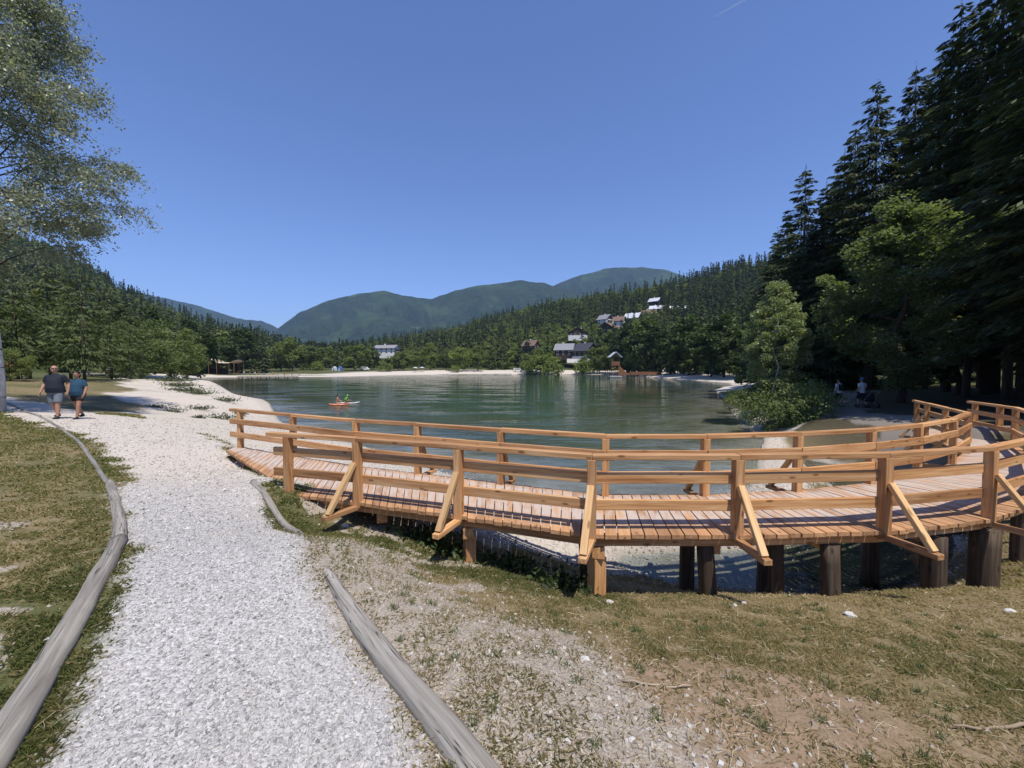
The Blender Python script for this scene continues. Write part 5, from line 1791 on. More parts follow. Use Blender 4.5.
for i, (px, sm) in enumerate(LB):
    Y = (180 if px < 300 else 230 if px < 315 else 236) + random.uniform(-2, 3)
    nm = names[sm.name]
    lab = ('bare chested bather on the pale far beach' if sm is M['skin'] else f'beachgoer in a {nm} top on the pale far beach')
    clone_person(px, 372, random.uniform(0, 6.28), lab, sm, random.choice([M['black'], M['bluecl'], M['redcl']]), grp='bathers along the far beach', Y=Y, s=random.uniform(0.9, 1.05))
for c in kids(small): bpy.data.objects.remove(c)
bpy.data.objects.remove(small)

# paddle boards with a child and a second child in green
def board(name, L, W, mat, x, y, rz, label):
    r = empty(name, (x, y, 0.0), rz)
    tag(r, label, 'paddleboard', None)
    m = MB()
    n = 17
    top, bot = [], []
    for i in range(n):
        t = i / (n - 1)
        xx = (t - 0.5) * L
        w = W / 2 * (1 - abs(2 * t - 1) ** 2.6) ** 0.55
        rise = 0.10 * abs(2 * t - 1) ** 3
        top.append((xx, max(w, 0.015), rise))
    vs, fs = [], []
    for xx, w, rz_ in top:
        vs += [(xx, -w, 0.02 + rz_), (xx, -w, 0.11 + rz_), (xx, w, 0.11 + rz_), (xx, w, 0.02 + rz_)]
    for i in range(n - 1):
        a = i * 4
        for k in range(4):
            fs.append((a + k, a + (k + 1) % 4, a + 4 + (k + 1) % 4, a + 4 + k))
    fs += [(0, 3, 2, 1), (4 * n - 4, 4 * n - 3, 4 * n - 2, 4 * n - 1)]
    m.add(vs, fs)
    m.build('hull', mat, r, bevel=0.02)
    m = MB()
    m.bar((-L * 0.28, 0, 0.118), (L * 0.28, 0, 0.118), W * 0.62, 0.012)
    m.build('deck_pad', M['boardwhite'] if mat is M['orange'] else M['greyroof'], r)
    return r
p = at_z(339.5, 405.3, 0.0)
board('paddleboard', 2.1, 0.72, M['orange'], p[0], p[1], 0.10, 'orange red paddleboard with a kneeling child on the lake')
p2 = at_z(350, 403.6, 0.0)
board('paddleboard', 1.9, 0.6, M['boardwhite'], p2[0], p2[1], 0.28, 'white board floating next to the orange paddleboard')
def kneeler(px, top_mat, label, lean, loc, rz, skin='skin', vest=False):
    r = empty('person', loc, rz)
    tag(r, label, 'person')
    m = MB()
    loft(m, [(0, 0.05, 0.16, 0.11, 0.10), (0, 0.04, 0.28, 0.115, 0.10), (0, 0.0 - lean * 0.3, 0.42, 0.105, 0.085), (0, -0.02 - lean * 0.6, 0.56, 0.12, 0.085), (0, -0.02 - lean * 0.75, 0.62, 0.08, 0.06), (0, -0.03 - lean * 0.8, 0.68, 0.04, 0.04)])
    hc = Vector((0, -0.05 - lean, 0.80))
    m.tube([(0, -0.03 - lean * 0.8, 0.66), hc], [0.04, 0.04], 10)
    m.ball(hc, 0.075, 0.09, 0.10, 12, 8)
    m.ball(hc + Vector((0, -0.093, -0.01)), 0.013, 0.017, 0.018, 8, 6)
    for s in (-1, 1):
        m.tube([(s * 0.08, 0.06, 0.18), (s * 0.11, -0.10, 0.12), (s * 0.12, -0.28, 0.06)], [0.08, 0.07, 0.05], 10)
        m.tube([(s * 0.12, -0.28, 0.05), (s * 0.12, 0.02, 0.05), (s * 0.12, 0.22, 0.04)], [0.05, 0.05, 0.03], 10)
        sh = Vector((s * 0.14, -0.02 - lean * 0.65, 0.58))
        el = sh + Vector((s * 0.07, -0.10, -0.20))
        wr = el + Vector((-s * 0.02, -0.20, -0.06))
        m.tube([sh, el, wr], [0.042, 0.035, 0.024], 10)
        m.ball(wr + Vector((0, -0.04, -0.01)), 0.02, 0.045, 0.03, 8, 6)
        for f in range(4):
            a = wr + Vector((-0.022 + 0.015 * f, -0.07, -0.01))
            m.tube([a, a + Vector((0, -0.03, -0.01)), a + Vector((0, -0.04, -0.035))], [0.009, 0.008, 0.007], 6)
        a = wr + Vector((-s * 0.02, -0.035, 0.0))
        m.tube([a, a + Vector((-s * 0.025, -0.03, -0.01)), a + Vector((-s * 0.025, -0.05, -0.02))], [0.010, 0.009, 0.007], 6)
    bake(m.build('body', M[skin], r), 0.018, 1)
    m = MB()
    if vest:
        loft(m, [(0, 0.04, 0.26, 0.15, 0.13), (0, -lean * 0.3, 0.42, 0.155, 0.13), (0, -0.02 - lean * 0.6, 0.56, 0.16, 0.13), (0, -0.02 - lean * 0.75, 0.63, 0.11, 0.10)])
        for s in (-1, 1):
            m.ball((s * 0.14, -0.02 - lean * 0.65, 0.57), 0.07, 0.07, 0.07, 8, 6)
        m.build('life_vest', top_mat, r, smooth=True)
    else:
        loft(m, [(0, 0.05, 0.13, 0.125, 0.115), (0, 0.045, 0.27, 0.128, 0.112)])
        m.build('swimming_trunks', top_mat, r, smooth=True)
    m = MB()
    m.ball(hc + Vector((0, 0.015, 0.03)), 0.083, 0.095, 0.088, 12, 8)
    m.build('hair', M['hairdark'] if not vest else top_mat, r, smooth=True)
    r.scale = (1.05,) * 3
kneeler(338, M['black'], 'child with bare shoulders kneeling on the orange paddleboard', 0.0, (p[0] - 0.20, p[1], 0.11), 1.75)
kneeler(346, M['greencl'], 'child in a bright green life vest and cap crouching at the board tip', 0.22, (p[0] + 0.55, p[1] + 0.06, 0.13), 1.4, vest=True)
# ------------------------------------------------------------------ lakeside things
def lookout():
    Y = 165
    x0 = at_y(614.5, 377, Y)[0]
    r = empty('lookout_tower', (x0, Y, 0.0))
    r.scale = (0.94, 0.94, 1.2)
    tag(r, 'small timber lookout tower with pale gabled roof standing in the lake', 'lookout tower')
    for sx in (-1, 1):
        for sy in (-1, 1):
            m = MB()
            m.bar((sx * 1.65, sy * 1.65, -2.5), (sx * 1.65, sy * 1.65, 6.9), 0.26, 0.26, up=(0, 1, 0))
            m.build('post', M['oldwood'], r)
    m = MB()
    m.box((0, 0, 3.9), 4.0, 4.0, 0.2)
    m.build('platform', M['oldwood'], r)
    for s in (-1, 1):
        m = MB(); m.bar((-1.8, s * 1.8, 4.75), (1.8, s * 1.8, 4.75), 0.08, 1.15); m.build('railing', M['oldwood'], r)
        m = MB(); m.bar((s * 1.84, -1.7, 4.75), (s * 1.84, 1.7, 4.75), 0.08, 1.15); m.build('railing', M['oldwood'], r)
        for a in (-1, 1):
            m = MB(); m.bar((-1.6, s * 1.8, 0.5 if a < 0 else 3.8), (1.6, s * 1.8, 3.8 if a < 0 else 0.5), 0.12, 0.2, up=(0, 1, 0)); m.build('cross_brace', M['oldwood'], r)
    m = MB()
    for s in (-1, 1):
        a, b = Vector((0, 0, 8.55)), Vector((s * 2.75, 0, 6.75))
        m.bar(a, b, 5.2, 0.14, up=(s * 0.5, 0, 1))
    m.build('roof', M['metalroof'], r)
    m = MB()
    m.prism([Vector((-1.7, -1.72, 6.9)), Vector((1.7, -1.72, 6.9)), Vector((0, -1.72, 8.2))], (0, 0.1, 0))
    m.build('gable', M['oldwood'], r)
    m = MB()
    m.box((0, 0, 0.15), 5.2, 5.0, 0.25)
    m.build('base_deck', M['stone'], r)
    # steep boarded chute running down to the pier
    m = MB()
    n = 12
    for s in (-1, 1):
        prof = []
        for i in range(n + 1):
            t = i / n
            prof.append(Vector((1.9 + 4.6 * t, s * 0.8, 1.3 + 2.9 * (1 - t) ** 1.8)))
        poly = prof + [Vector((6.5, s * 0.8, 0.7)), Vector((1.9, s * 0.8, 0.7))]
        m.prism(poly, (0, 0.1 * s, 0))
    m.build('chute_side', M['oldwood'], r)
    p = empty('boat_pier', (x0 + 6.5, Y, 0.0))
    tag(p, 'brown boarded pier joining the lookout tower to the right shore', 'pier')
    m = MB()
    m.box((6.2, 0, 1.05), 12.6, 2.4, 0.18)
    m.build('deck', M['oldwood'], p)
    for s in (-1, 1):
        m = MB(); m.bar((0, s * 1.25, 1.55), (12.4, s * 1.25, 1.55), 0.08, 1.3); m.build('side_board', M['oldwood'], p)
    for i in range(5):
        for s in (-1, 1):
            m = MB(); m.tube([(0.4 + i * 2.9, s * 1.05, -2.5), (0.4 + i * 2.9, s * 1.05, 1.05)], 0.14, 8); m.build('pile', M['pile'], p)
lookout()

def jetty():
    Y = 156
    xa, xb = at_y(239, 377, Y)[0], at_y(297, 377, Y)[0]
    r = empty('bathing_jetty', ((xa + xb) / 2, Y, 0))
    tag(r, 'long low dark timber jetty lying on the water at the left end of the lake', 'jetty')
    L = xb - xa
    m = MB(); m.box((0, 0, 0.25), L, 2.6, 0.2); m.build('deck', M['darkwood'], r)
    for i in range(7):
        for s in (-1, 1):
            m = MB(); m.tube([(-L / 2 + 0.6 + i * (L - 1.2) / 6, s * 1.0, -2.5), (-L / 2 + 0.6 + i * (L - 1.2) / 6, s * 1.0, 0.25)], 0.13, 8); m.build('pile', M['pile'], r)
jetty()

def shelter():
    Y = 181
    c = at_y(221, 372, Y)
    gz = H(c[0], Y)
    r = empty('canvas_shelter', (c[0], Y, gz))
    tag(r, 'tan canvas awning on timber posts sheltering a beach bar at the lake end', 'awning')
    def X(px): return at_y(px, 372, Y)[0] - c[0]
    def Z(py): return at_y(221, py, Y)[2] - gz
    rows = [(X(200), Z(364.6)), (X(207), Z(362.6)), (X(214), Z(359.6)), (X(219), Z(361.2)), (X(222), Z(363)), (X(229), Z(363.2)), (X(234), Z(363.2)), (X(239), Z(360.8))]
    vs, fs = [], []
    n = len(rows)
    for j, yy in enumerate((-3.4, -1.2, 1.2, 3.4)):
        for i, (x, z) in enumerate(rows):
            vs.append((x, yy, z + (0.35 if j in (1, 2) else 0) - (0.1 if j in (0, 3) and i in (0, n - 1) else 0)))
    for j in range(3):
        for i in range(n - 1):
            fs.append((j * n + i, j * n + i + 1, (j + 1) * n + i + 1, (j + 1) * n + i))
    m = MB(); m.add(vs, fs)
    o = m.build('canvas', M['canvas'], r, smooth=True)
    s = o.modifiers.new('t', 'SOLIDIFY'); s.thickness = 0.06
    for i in (0, 2, 4, 6, 7):
        for yy in (-3.2, 3.2):
            m = MB(); m.tube([(rows[i][0], yy, -0.2), (rows[i][0], yy, rows[i][1] - 0.05)], 0.11, 8); m.build('post', M['oldwood'], r)
    m = MB(); m.box((X(216), 1.2, 0), 8.0, 2.2, 1.15); m.build('counter', M['darkwood'], r)
    m = MB(); m.box((X(213), 3.0, 0), 9.5, 0.3, 2.6); m.build('back_wall', M['darkwood'], r)
shelter()

def parasol(px, Y, label):
    p = at_y(px, 372, Y); gz = H(p[0], Y)
    r = empty('parasol', (p[0], Y, gz))
    tag(r, label, 'parasol', 'white parasols on the far beach')
    m = MB(); m.tube([(0, 0, -0.2), (0, 0, 2.9)], 0.05, 8); m.build('pole', M['greyroof'], r)
    vs = [(0, 0, 3.1)] + [(1.7 * math.cos(k * math.pi / 4), 1.7 * math.sin(k * math.pi / 4), 2.45) for k in range(8)]
    m = MB(); m.add(vs, [(0, 1 + k, 1 + (k + 1) % 8) for k in range(8)])
    o = m.build('canopy', M['whitecl'], r)
    s = o.modifiers.new('t', 'SOLIDIFY'); s.thickness = 0.05
parasol(415.5, 235, 'left one of two white parasols on the far beach')
parasol(422, 236, 'right one of two white parasols on the far beach')

def tent(px, Y, mats, w, h, label):
    p = at_y(px, 372, Y); gz = H(p[0], Y)
    r = empty('beach_tent', (p[0], Y, gz))
    tag(r, label, 'tent', 'small tents on the far beach')
    m = MB()
    m.prism([Vector((-w / 2, -1, 0)), Vector((w / 2, -1, 0)), Vector((w * 0.36, -1, h * 0.6)), Vector((0, -1, h)), Vector((-w * 0.36, -1, h * 0.6))], (0, 2.2, 0))
    m.build('shell', mats[0], r)
    m = MB()
    m.prism([Vector((-w * 0.2, -1.04, 0.02)), Vector((w * 0.2, -1.04, 0.02)), Vector((0, -1.04, h * 0.7))], (0, 0.03, 0))
    m.build('door', mats[1], r)
tent(334.5, 238, (M['whitecl'], M['bluecl']), 2.6, 2.6, 'white beach tent at the left of the blue one on the far beach')
tent(340, 237, (M['bluecl'], M['whitecl']), 2.6, 2.9, 'blue beach tent beside the white one on the far beach')

def van(px, Y, label, rz):
    p = at_y(px, 372, Y); gz = H(p[0], Y)
    r = empty('parked_van', (p[0], Y, gz), rz)
    tag(r, label, 'van', 'vans parked behind the far beach')
    m = MB()
    m.prism([Vector((-2.6, -0.95, 0.45)), Vector((2.6, -0.95, 0.45)), Vector((2.6, -0.95, 1.2)), Vector((1.9, -0.95, 1.35)), Vector((1.3, -0.95, 2.2)), Vector((-2.5, -0.95, 2.3)), Vector((-2.6, -0.95, 2.0))], (0, 1.9, 0))
    m.build('body', M['white'], r, bevel=0.08)
    m = MB()
    m.bar((-2.0, -0.96, 1.7), (1.1, -0.96, 1.7), 0.04, 0.55)
    m.build('window', M['glass'], r)
    for x in (-1.7, 1.7):
        for s in (-1, 1):
            m = MB(); m.tube([(x, s * 0.97, 0.36), (x, s * 0.75, 0.36)], 0.36, 14); m.build('wheel', M['black'], r)
van(365, 246, 'white van parked behind the far beach, left of the yellow green bush', 0.1)
van(518, 244, 'pale van parked by the trees near the round bush on the far shore', -0.1)

def picnic(px, py, Y):
    p = at_y(px, py, Y); gz = H(p[0], Y)
    r = empty('picnic_table', (p[0], Y, gz), 0.2)
    tag(r, 'grey picnic table with benches on the lawn left of the beach', 'picnic table')
    m = MB(); m.box((0, 0, 0.70), 3.2, 0.8, 0.06); m.build('tabletop', M['greylog'], r)
    for s in (-1, 1):
        m = MB(); m.box((0, s * 0.75, 0.42), 3.2, 0.28, 0.05); m.build('bench', M['greylog'], r)
        m = MB()
        m.bar((s * 1.2, -0.75, 0), (s * 1.2, 0.2, 0.7), 0.08, 0.1); m.bar((s * 1.2, 0.75, 0), (s * 1.2, -0.2, 0.7), 0.08, 0.1, up=(0.05, 0, 1)); m.bar((s * 1.28, -0.85, 0.38), (s * 1.28, 0.85, 0.38), 0.06, 0.08)
        m.build('trestle', M['greylog'], r)
picnic(99, 374, 55)

def contrail():
    a, b = at_y(713, 17.5, 9000), at_y(748, -2, 9000)
    m = MB()
    a, b = Vector(a), Vector(b)
    n = 24
    m.tube([a.lerp(b, i / n) - (a + b) / 2 for i in range(n + 1)], [6 + 14 * i / n + random.uniform(-3, 3) for i in range(n + 1)], 8)
    t = NT('contrail_ice')
    d = t.n('BsdfDiffuse'); d.inputs[0].default_value = (0.8, 0.8, 0.8, 1)
    tr = t.n('BsdfTransparent'); mx = t.n('MixShader'); mx.inputs[0].default_value = 0.16
    t.t.links.new(tr.outputs[0], mx.inputs[1]); t.t.links.new(d.outputs[0], mx.inputs[2])
    o = m.build('contrail', t.done(mx.outputs[0]), smooth=True)
    o.location = (a + b) / 2
    tag(o, 'short faint white contrail high in the blue sky', 'contrail')
contrail()

# ------------------------------------------------------------------ ground cover
def weed(px, py, w, hgt, label, n=260, dark=False):
    x, y, z = on_ground(px, py)
    C = np.column_stack([rng.normal(0, w * 0.32, n), rng.normal(0, w * 0.20, n), np.abs(rng.normal(0, hgt * 0.42, n))])
    a, b = leaves_at(C, max(0.09, 0.0045 * y), max(0.045, 0.002 * y), 0.4)
    V, F, cnt, att = leaf_mesh('weed', C, a, b, np.clip(rng.normal(0.45, 0.25, n), 0, 1), None)
    o = link('leafy_weed', mesh_np('leafy_weed', V, F, cnt, att), None, [M['leaf_dark'] if dark else M['leaf_weed']])
    o.location = (x, y, z - 0.01)
    return tag(o, label, 'weed clump', 'leafy weeds on the beach and bank')
for px, py, w, h, lab in [(221, 419, 1.7, 0.32, 'widest grey green weed clump, just beyond the left end of the far bridge railing'), (240, 415, 0.7, 0.3, 'small weed clump touching the far left railing post of the bridge'), (197, 409, 1.5, 0.22, 'green weed patch on the sand between the shaded clump and the waterline'), (174, 412, 1.0, 0.35, 'weed clump at the tip of the long tree shadow'),
        (197, 418, 0.5, 0.12, 'tiny weed left of the widest clump near the bridge'), (224, 401, 1.6, 0.3, 'weed clump closest to the waterline above the bridge railing'), (196, 394, 2.0, 0.35, 'right end of the weed chain on the upper beach'), (183, 391, 2.6, 0.35, 'middle of the weed chain on the upper beach'), (176, 386, 2.6, 0.3, 'left end of the weed chain on the upper beach'), (169, 381, 3.0, 0.3, 'farthest weed patch on the upper beach'), (155, 407, 0.8, 0.15, 'low weed in the tree shadow on the beach')]:
    weed(px, py, w, h, lab, n=int(520 * max(0.6, w / 1.5)))
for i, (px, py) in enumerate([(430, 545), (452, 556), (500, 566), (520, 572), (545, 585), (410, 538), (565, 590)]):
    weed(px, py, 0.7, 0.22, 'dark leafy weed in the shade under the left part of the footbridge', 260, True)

def in_view(x, y, m=1.32):
    return (np.abs(x) < m * y + 0.3)

def grass():
    n = 740000
    r = np.sqrt(rng.uniform(1.2 ** 2, 13.0 ** 2, n) * 1.0)
    r = 1.3 + (24 - 1.3) * rng.uniform(0, 1, n) ** 1.9
    a = rng.uniform(-1.05, 1.15, n)
    x, y = r * np.sin(a), r * np.cos(a)
    pth, sand, fp, stony, soil, green, dw = masks(x, y)
    clump = fbm(x, y, 0.16, 91, 3)
    dens = (1 - pth) * (1 - sand) * (1 - 0.93 * stony) * (1 - 0.85 * soil) * (0.5 + 0.8 * green) * smooth(clump, 0.30, 0.55) * 1.35
    dens = np.where((dw < 0.05) | (x > 11), 0, dens)
    dens *= np.where((y > 4.7) & (x > -2) & (sdf(np.array(near_posts[1:8] + [(6.0, 7.2), (3, 6.6), (-0.3, 7.3), (-2.2, 7.9)], float), x, y) < -0.35), 0.12, 1)
    k = rng.uniform(0, 1, n) < dens
    x, y, r, green, clump = x[k], y[k], r[k], green[k], clump[k]
    lip = smooth(np.abs(dw[k] - 0.5), 0.8, 0.1) * (x > 0) * (y < 7)
    n = len(x)
    z = height(x, y)
    L = rng.uniform(0.018, 0.048, n) * (1 + 0.03 * r) * (0.7 + 0.7 * green) * (1 + 1.2 * lip * (rng.uniform(0, 1, n) < 0.3))
    w = np.maximum(0.0022, 0.00085 * r) * rng.uniform(0.8, 1.4, n)
    th = rng.uniform(0, 6.283, n)
    lean = rng.uniform(0.3, 1.9, n)
    d = np.column_stack([np.cos(th) * lean, np.sin(th) * lean, np.ones(n)])
    d /= np.linalg.norm(d, axis=1)[:, None]
    sd = np.column_stack([-np.sin(th), np.cos(th), np.zeros(n)])
    B = np.column_stack([x, y, z - 0.004])
    mid = B + d * (L * 0.55)[:, None]
    tip = B + d * L[:, None] + np.column_stack([np.cos(th), np.sin(th), np.full(n, -0.6)]) * (L * 0.25)[:, None]
    V = np.stack([B - sd * w[:, None], B + sd * w[:, None], mid + sd * (w * 0.8)[:, None], tip, mid - sd * (w * 0.8)[:, None]], 1).reshape(-1, 3)
    tone = np.clip(green * 0.8 - 0.05 + (clump - 0.5) * 0.6 + rng.normal(0, 0.24, n), 0, 1)
    me = mesh_np('grass', V, np.arange(5 * n), np.full(n, 5), {'v': np.repeat(tone, 5)})
    t = mat_leaf('grass_blades', [(0.44, 0.35, 0.205), (0.31, 0.255, 0.13), (0.185, 0.19, 0.07), (0.11, 0.145, 0.042)], 0.4, 0.6, 0.0)
    tag(link('grass', me, None, [t]), kind='stuff')
grass()

def straw():
    "cut straw and dead stalks lying on the bank, and a few fresh tufts"
    n = 9000
    r = 1.4 + 6.6 * rng.uniform(0, 1, n) ** 1.2
    a = rng.uniform(-0.9, 0.93, n)
    x, y = r * np.sin(a), r * np.cos(a)
    m_ = masks(x, y)
    k = rng.uniform(0, 1, n) < (1 - m_[0]) * (1 - m_[1]) * (m_[6] > 0.1) * np.where(x > -1.5, 0.9, 0.35) * (0.4 + 0.6 * fbm(x, y, 0.7, 131, 2))
    x, y = x[k], y[k]
    n = len(x)
    L = rng.uniform(0.03, 0.11, n)
    th = rng.uniform(0, 6.283, n)
    z = height(x, y) + rng.uniform(0.012, 0.03, n)
    d = np.column_stack([np.cos(th), np.sin(th), rng.normal(0, 0.12, n)]) * (L / 2)[:, None]
    w = np.column_stack([-np.sin(th), np.cos(th), rng.normal(0, 0.3, n)]) * np.maximum(0.0011, 0.00035 * np.hypot(x, y))[:, None]
    C = np.column_stack([x, y, z])
    bend = np.column_stack([-np.sin(th), np.cos(th), np.full(n, 0.6)]) * (L * rng.normal(0, 0.08, n))[:, None]
    V = np.stack([C - d - w, C - d + w, C + bend + w, C + d + w, C + d - w, C + bend - w], 1).reshape(-1, 3)
    me = mesh_np('dry_straw', V, np.arange(6 * n), np.full(n, 6), {'v': np.repeat(rng.uniform(0, 1, n), 6)})
    t = mat_leaf('dry_straw', [(0.20, 0.14, 0.08), (0.40, 0.32, 0.19), (0.60, 0.52, 0.36)], 0.2, 0.6, 0.0)
    tag(link('dry_straw', me, None, [t]), kind='stuff')
    # fresh tufts
    nt = 150
    r = 1.6 + 4.5 * rng.uniform(0, 1, nt); a = rng.uniform(-0.3, 0.9, nt)
    x0, y0 = r * np.sin(a), r * np.cos(a)
    m_ = masks(x0, y0)
    k = (m_[0] < 0.1) & (m_[1] < 0.3) & (m_[6] > 0.2)
    x0, y0 = x0[k], y0[k]
    nb = 34
    x = np.repeat(x0, nb) + rng.normal(0, 0.022, len(x0) * nb)
    y = np.repeat(y0, nb) + rng.normal(0, 0.022, len(x0) * nb)
    n = len(x)
    z = height(x, y)
    th = rng.uniform(0, 6.283, n); lean = rng.uniform(0.2, 1.6, n)
    d = np.column_stack([np.cos(th) * lean, np.sin(th) * lean, np.ones(n)]); d /= np.linalg.norm(d, axis=1)[:, None]
    sd = np.column_stack([-np.sin(th), np.cos(th), np.zeros(n)]) * (0.0016 + 0.0003 * np.hypot(x, y))[:, None]
    L = rng.uniform(0.025, 0.065, n)[:, None]
    B = np.column_stack([x, y, z - 0.003])
    V = np.stack([B - sd, B + sd, B + d * L * 0.6 + sd * 0.8, B + d * L, B + d * L * 0.6 - sd * 0.8], 1).reshape(-1, 3)
    me = mesh_np('grass_tufts', V, np.arange(5 * n), np.full(n, 5), {'v': np.repeat(rng.uniform(0, 1, n), 5)})
    t = mat_leaf('fresh_grass', [(0.06, 0.085, 0.03), (0.10, 0.135, 0.05), (0.17, 0.20, 0.08)], 0.35, 0.6, 0.0)
    tag(link('grass_tufts', me, None, [t]), kind='stuff')
straw()

def stones(name, n, sampler, smin, smax, tones):
    x, y = sampler(n)
    n = len(x)
    z = height(x, y)
    pth = masks(x, y)[0]
    z = z + 0.012 * pth * (np.hypot(x, y) < 20)
    s = (smin + (smax - smin) * rng.uniform(0, 1, n) ** 3.2) / 2
    base = np.array([(-1, -1, -1), (1, -1, -1), (1, 1, -1), (-1, 1, -1), (-1, -1, 1), (1, -1, 1), (1, 1, 1), (-1, 1, 1)], float)
    P = base[None] * (1 + rng.uniform(-0.45, 0.25, (n, 8, 3)))
    P = P * np.stack([np.ones(n), rng.uniform(0.55, 1, n), rng.uniform(0.35, 0.75, n)], 1)[:, None]
    # random tilt and turn
    q = rng.normal(size=(n, 4)); q[:, 0] += 0.0; q[:, 1:3] *= 0.45
    q /= np.linalg.norm(q, axis=1)[:, None]
    w, a, b, c = q.T
    Rm = np.stack([1 - 2 * (b * b + c * c), 2 * (a * b - c * w), 2 * (a * c + b * w), 2 * (a * b + c * w), 1 - 2 * (a * a + c * c), 2 * (b * c - a * w), 2 * (a * c - b * w), 2 * (b * c + a * w), 1 - 2 * (a * a + b * b)], 1).reshape(n, 3, 3)
    P = np.einsum('nij,nkj->nki', Rm, P) * s[:, None, None] + np.column_stack([x, y, z + s * 0.12])[:, None]
    f = np.array([(0, 3, 2, 1), (4, 5, 6, 7), (0, 1, 5, 4), (1, 2, 6, 5), (2, 3, 7, 6), (3, 0, 4, 7)])
    F = (f[None] + (np.arange(n) * 8)[:, None, None]).reshape(-1)
    v = np.repeat(rng.uniform(0, 1, n), 8)
    me = mesh_np(name, P.reshape(-1, 3), F, np.full(6 * n, 4), {'v': v})
    t = NT(name)
    c = t.ramp(t.attr('v'), [(i / (len(tones) - 1), q) for i, q in enumerate(tones)])
    nz = t.noise(t.pos(), 140, 3)
    c = t.mix(t.math('MULTIPLY', nz, 0.35), c, (0.30, 0.28, 0.26))
    tag(link(name, me, None, [t.principled(c, 0.9, spec=0.2)]), kind='stuff')

def samp(fn, rmin, rmax, pw):
    def go(n):
        r = rmin + (rmax - rmin) * rng.uniform(0, 1, n) ** pw
        a = rng.uniform(-0.95, 0.95, n)
        x, y = r * np.sin(a), r * np.cos(a)
        k = rng.uniform(0, 1, n) < fn(x, y)
        return x[k], y[k]
    return go
GREY = [(0.22, 0.215, 0.21), (0.40, 0.39, 0.375), (0.47, 0.455, 0.435), (0.50, 0.485, 0.46), (0.53, 0.51, 0.485), (0.60, 0.58, 0.55)]
BANK = [(0.22, 0.17, 0.12), (0.34, 0.28, 0.21), (0.43, 0.38, 0.31), (0.58, 0.55, 0.50)]
PALE = [(0.34, 0.31, 0.27), (0.47, 0.44, 0.39), (0.56, 0.53, 0.48), (0.63, 0.60, 0.56)]
stones('gravel', 270000, samp(lambda x, y: masks(x, y)[0] ** 2 * 0.95 * (1 - 0.8 * smooth(fbm(x, y, 0.9, 101, 3), 0.58, 0.70)) * smooth(np.hypot(x, y), 9.8, 5.5), 1.25, 9.8, 1.1), 0.006, 0.026, GREY)
def _bank(x, y):
    m_ = masks(x, y)
    return np.clip(m_[3] * 0.40 + 0.018 * (1 - m_[0]) * (1 - m_[1]) + 0.05 * m_[4], 0, 1) * (1 - m_[0]) * (m_[6] > 0)
stones('bank_gravel', 110000, samp(_bank, 1.3, 8.0, 1.1), 0.005, 0.030, BANK)
stones('beach_gravel', 120000, samp(lambda x, y: np.maximum(masks(x, y)[1], masks(x, y)[0] * smooth(np.hypot(x, y), 5.5, 9)) * (masks(x, y)[6] > -0.35) * 0.8, 5.0, 22, 1.4), 0.012, 0.050, PALE)
stones('bed_gravel', 30000, samp(lambda x, y: ((wdist(x, y) < 0.5) & (wdist(x, y) > -1.2) & (y > 5) & (y < 16)) * 0.8, 5.3, 16, 1.3), 0.02, 0.07, BANK)

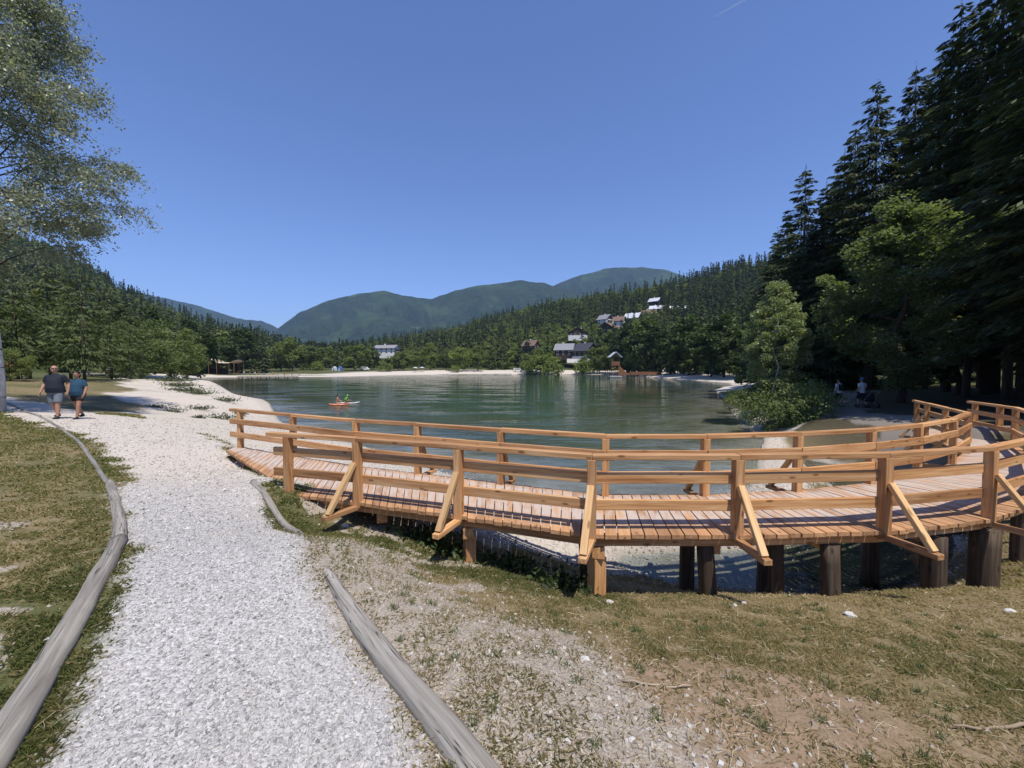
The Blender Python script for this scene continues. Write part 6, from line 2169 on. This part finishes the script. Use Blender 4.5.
def rock(px, py, s, label, mat='stone'):
    x, y, z = on_ground(px, py)
    m = MB()
    m.ball((0, 0, 0), s, s * 0.75, s * 0.5, 9, 6, wob=0.16)
    o = m.build('rock', M[mat])
    o.location = (x, y, z + s * 0.15); o.rotation_euler.z = random.uniform(0, 6)
    return tag(o, label, 'rock', 'white rocks on the grassy bank')
for px, py, s, lab in [(850, 616, 0.06, 'largest white rock on the bank, in front of the right round piles'), (744, 604, 0.045, 'white rock at the waterline right of the third round pile'), (735, 606, 0.03, 'small white rock touching the one at the waterline'), (585, 660, 0.035, 'white rock lying in the dry grass in front of the square pile'), (632, 741, 0.02, 'small bright pebble near the bottom centre of the photo'),
        (345, 527, 0.07, 'pale flat stone between the path and the first slanted brace'), (325, 517, 0.05, 'pale stone beside the end of the half buried log'), (1010, 612, 0.05, 'white rock at the right photo edge below the bridge'), (610, 604, 0.06, 'pale stone at the foot of the right square pile'), (50, 640, 0.03, 'white stone in the lawn left of the long log')]:
    rock(px, py, s, lab)
def stick(p0, p1, r, label, sag=0.0):
    a, b = on_ground(*p0), on_ground(*p1)
    a, b = Vector(a), Vector(b)
    m = MB()
    n = 8
    pts = []
    for i in range(n + 1):
        q = a.lerp(b, i / n)
        q.z = H(q.x, q.y) + r * 1.4 + 0.012 * math.sin(i * 1.1)
        q.x += 0.008 * math.sin(i * 2.3); q.y += 0.01 * math.sin(i * 1.7 + 1)
        pts.append(q - a)
    m.tube(pts, [r * (1 - 0.06 * i) for i in range(n + 1)], 7, wob=0.12)
    o = m.build('stick', M['stick'], smooth=True)
    o.location = a
    return tag(o, label, 'stick', 'dry sticks on the bank')
stick((1030, 729), (955, 731), 0.011, 'pale dry stick reaching in from the lower right edge of the photo')
stick((624, 684), (692, 690), 0.008, 'thin dry twig on the bare soil in front of the bridge')
stick((548, 719), (575, 722), 0.006, 'short bleached twig at the edge of the stony strip')
stick((716, 655), (727, 690), 0.005, 'dark twig pointing away from the camera in the dry grass')
# ------------------------------------------------------------------ summer haze over the valley
def haze():
    m = MB()
    m.bar((-8000, 2500, 600), (8000, 2500, 600), 14000, 1240)
    t = bpy.data.materials.new('haze')
    t.use_nodes = True
    nt = t.node_tree
    for n in list(nt.nodes): nt.nodes.remove(n)
    out = nt.nodes.new('ShaderNodeOutputMaterial')
    pv = nt.nodes.new('ShaderNodeVolumePrincipled')
    pv.inputs['Color'].default_value = (0.42, 0.64, 1.0, 1)
    pv.inputs['Density'].default_value = 0.00008
    pv.inputs['Anisotropy'].default_value = 0.0
    nt.links.new(pv.outputs[0], out.inputs['Volume'])
    o = m.build('haze', t)
    tag(o, kind='stuff')
haze()
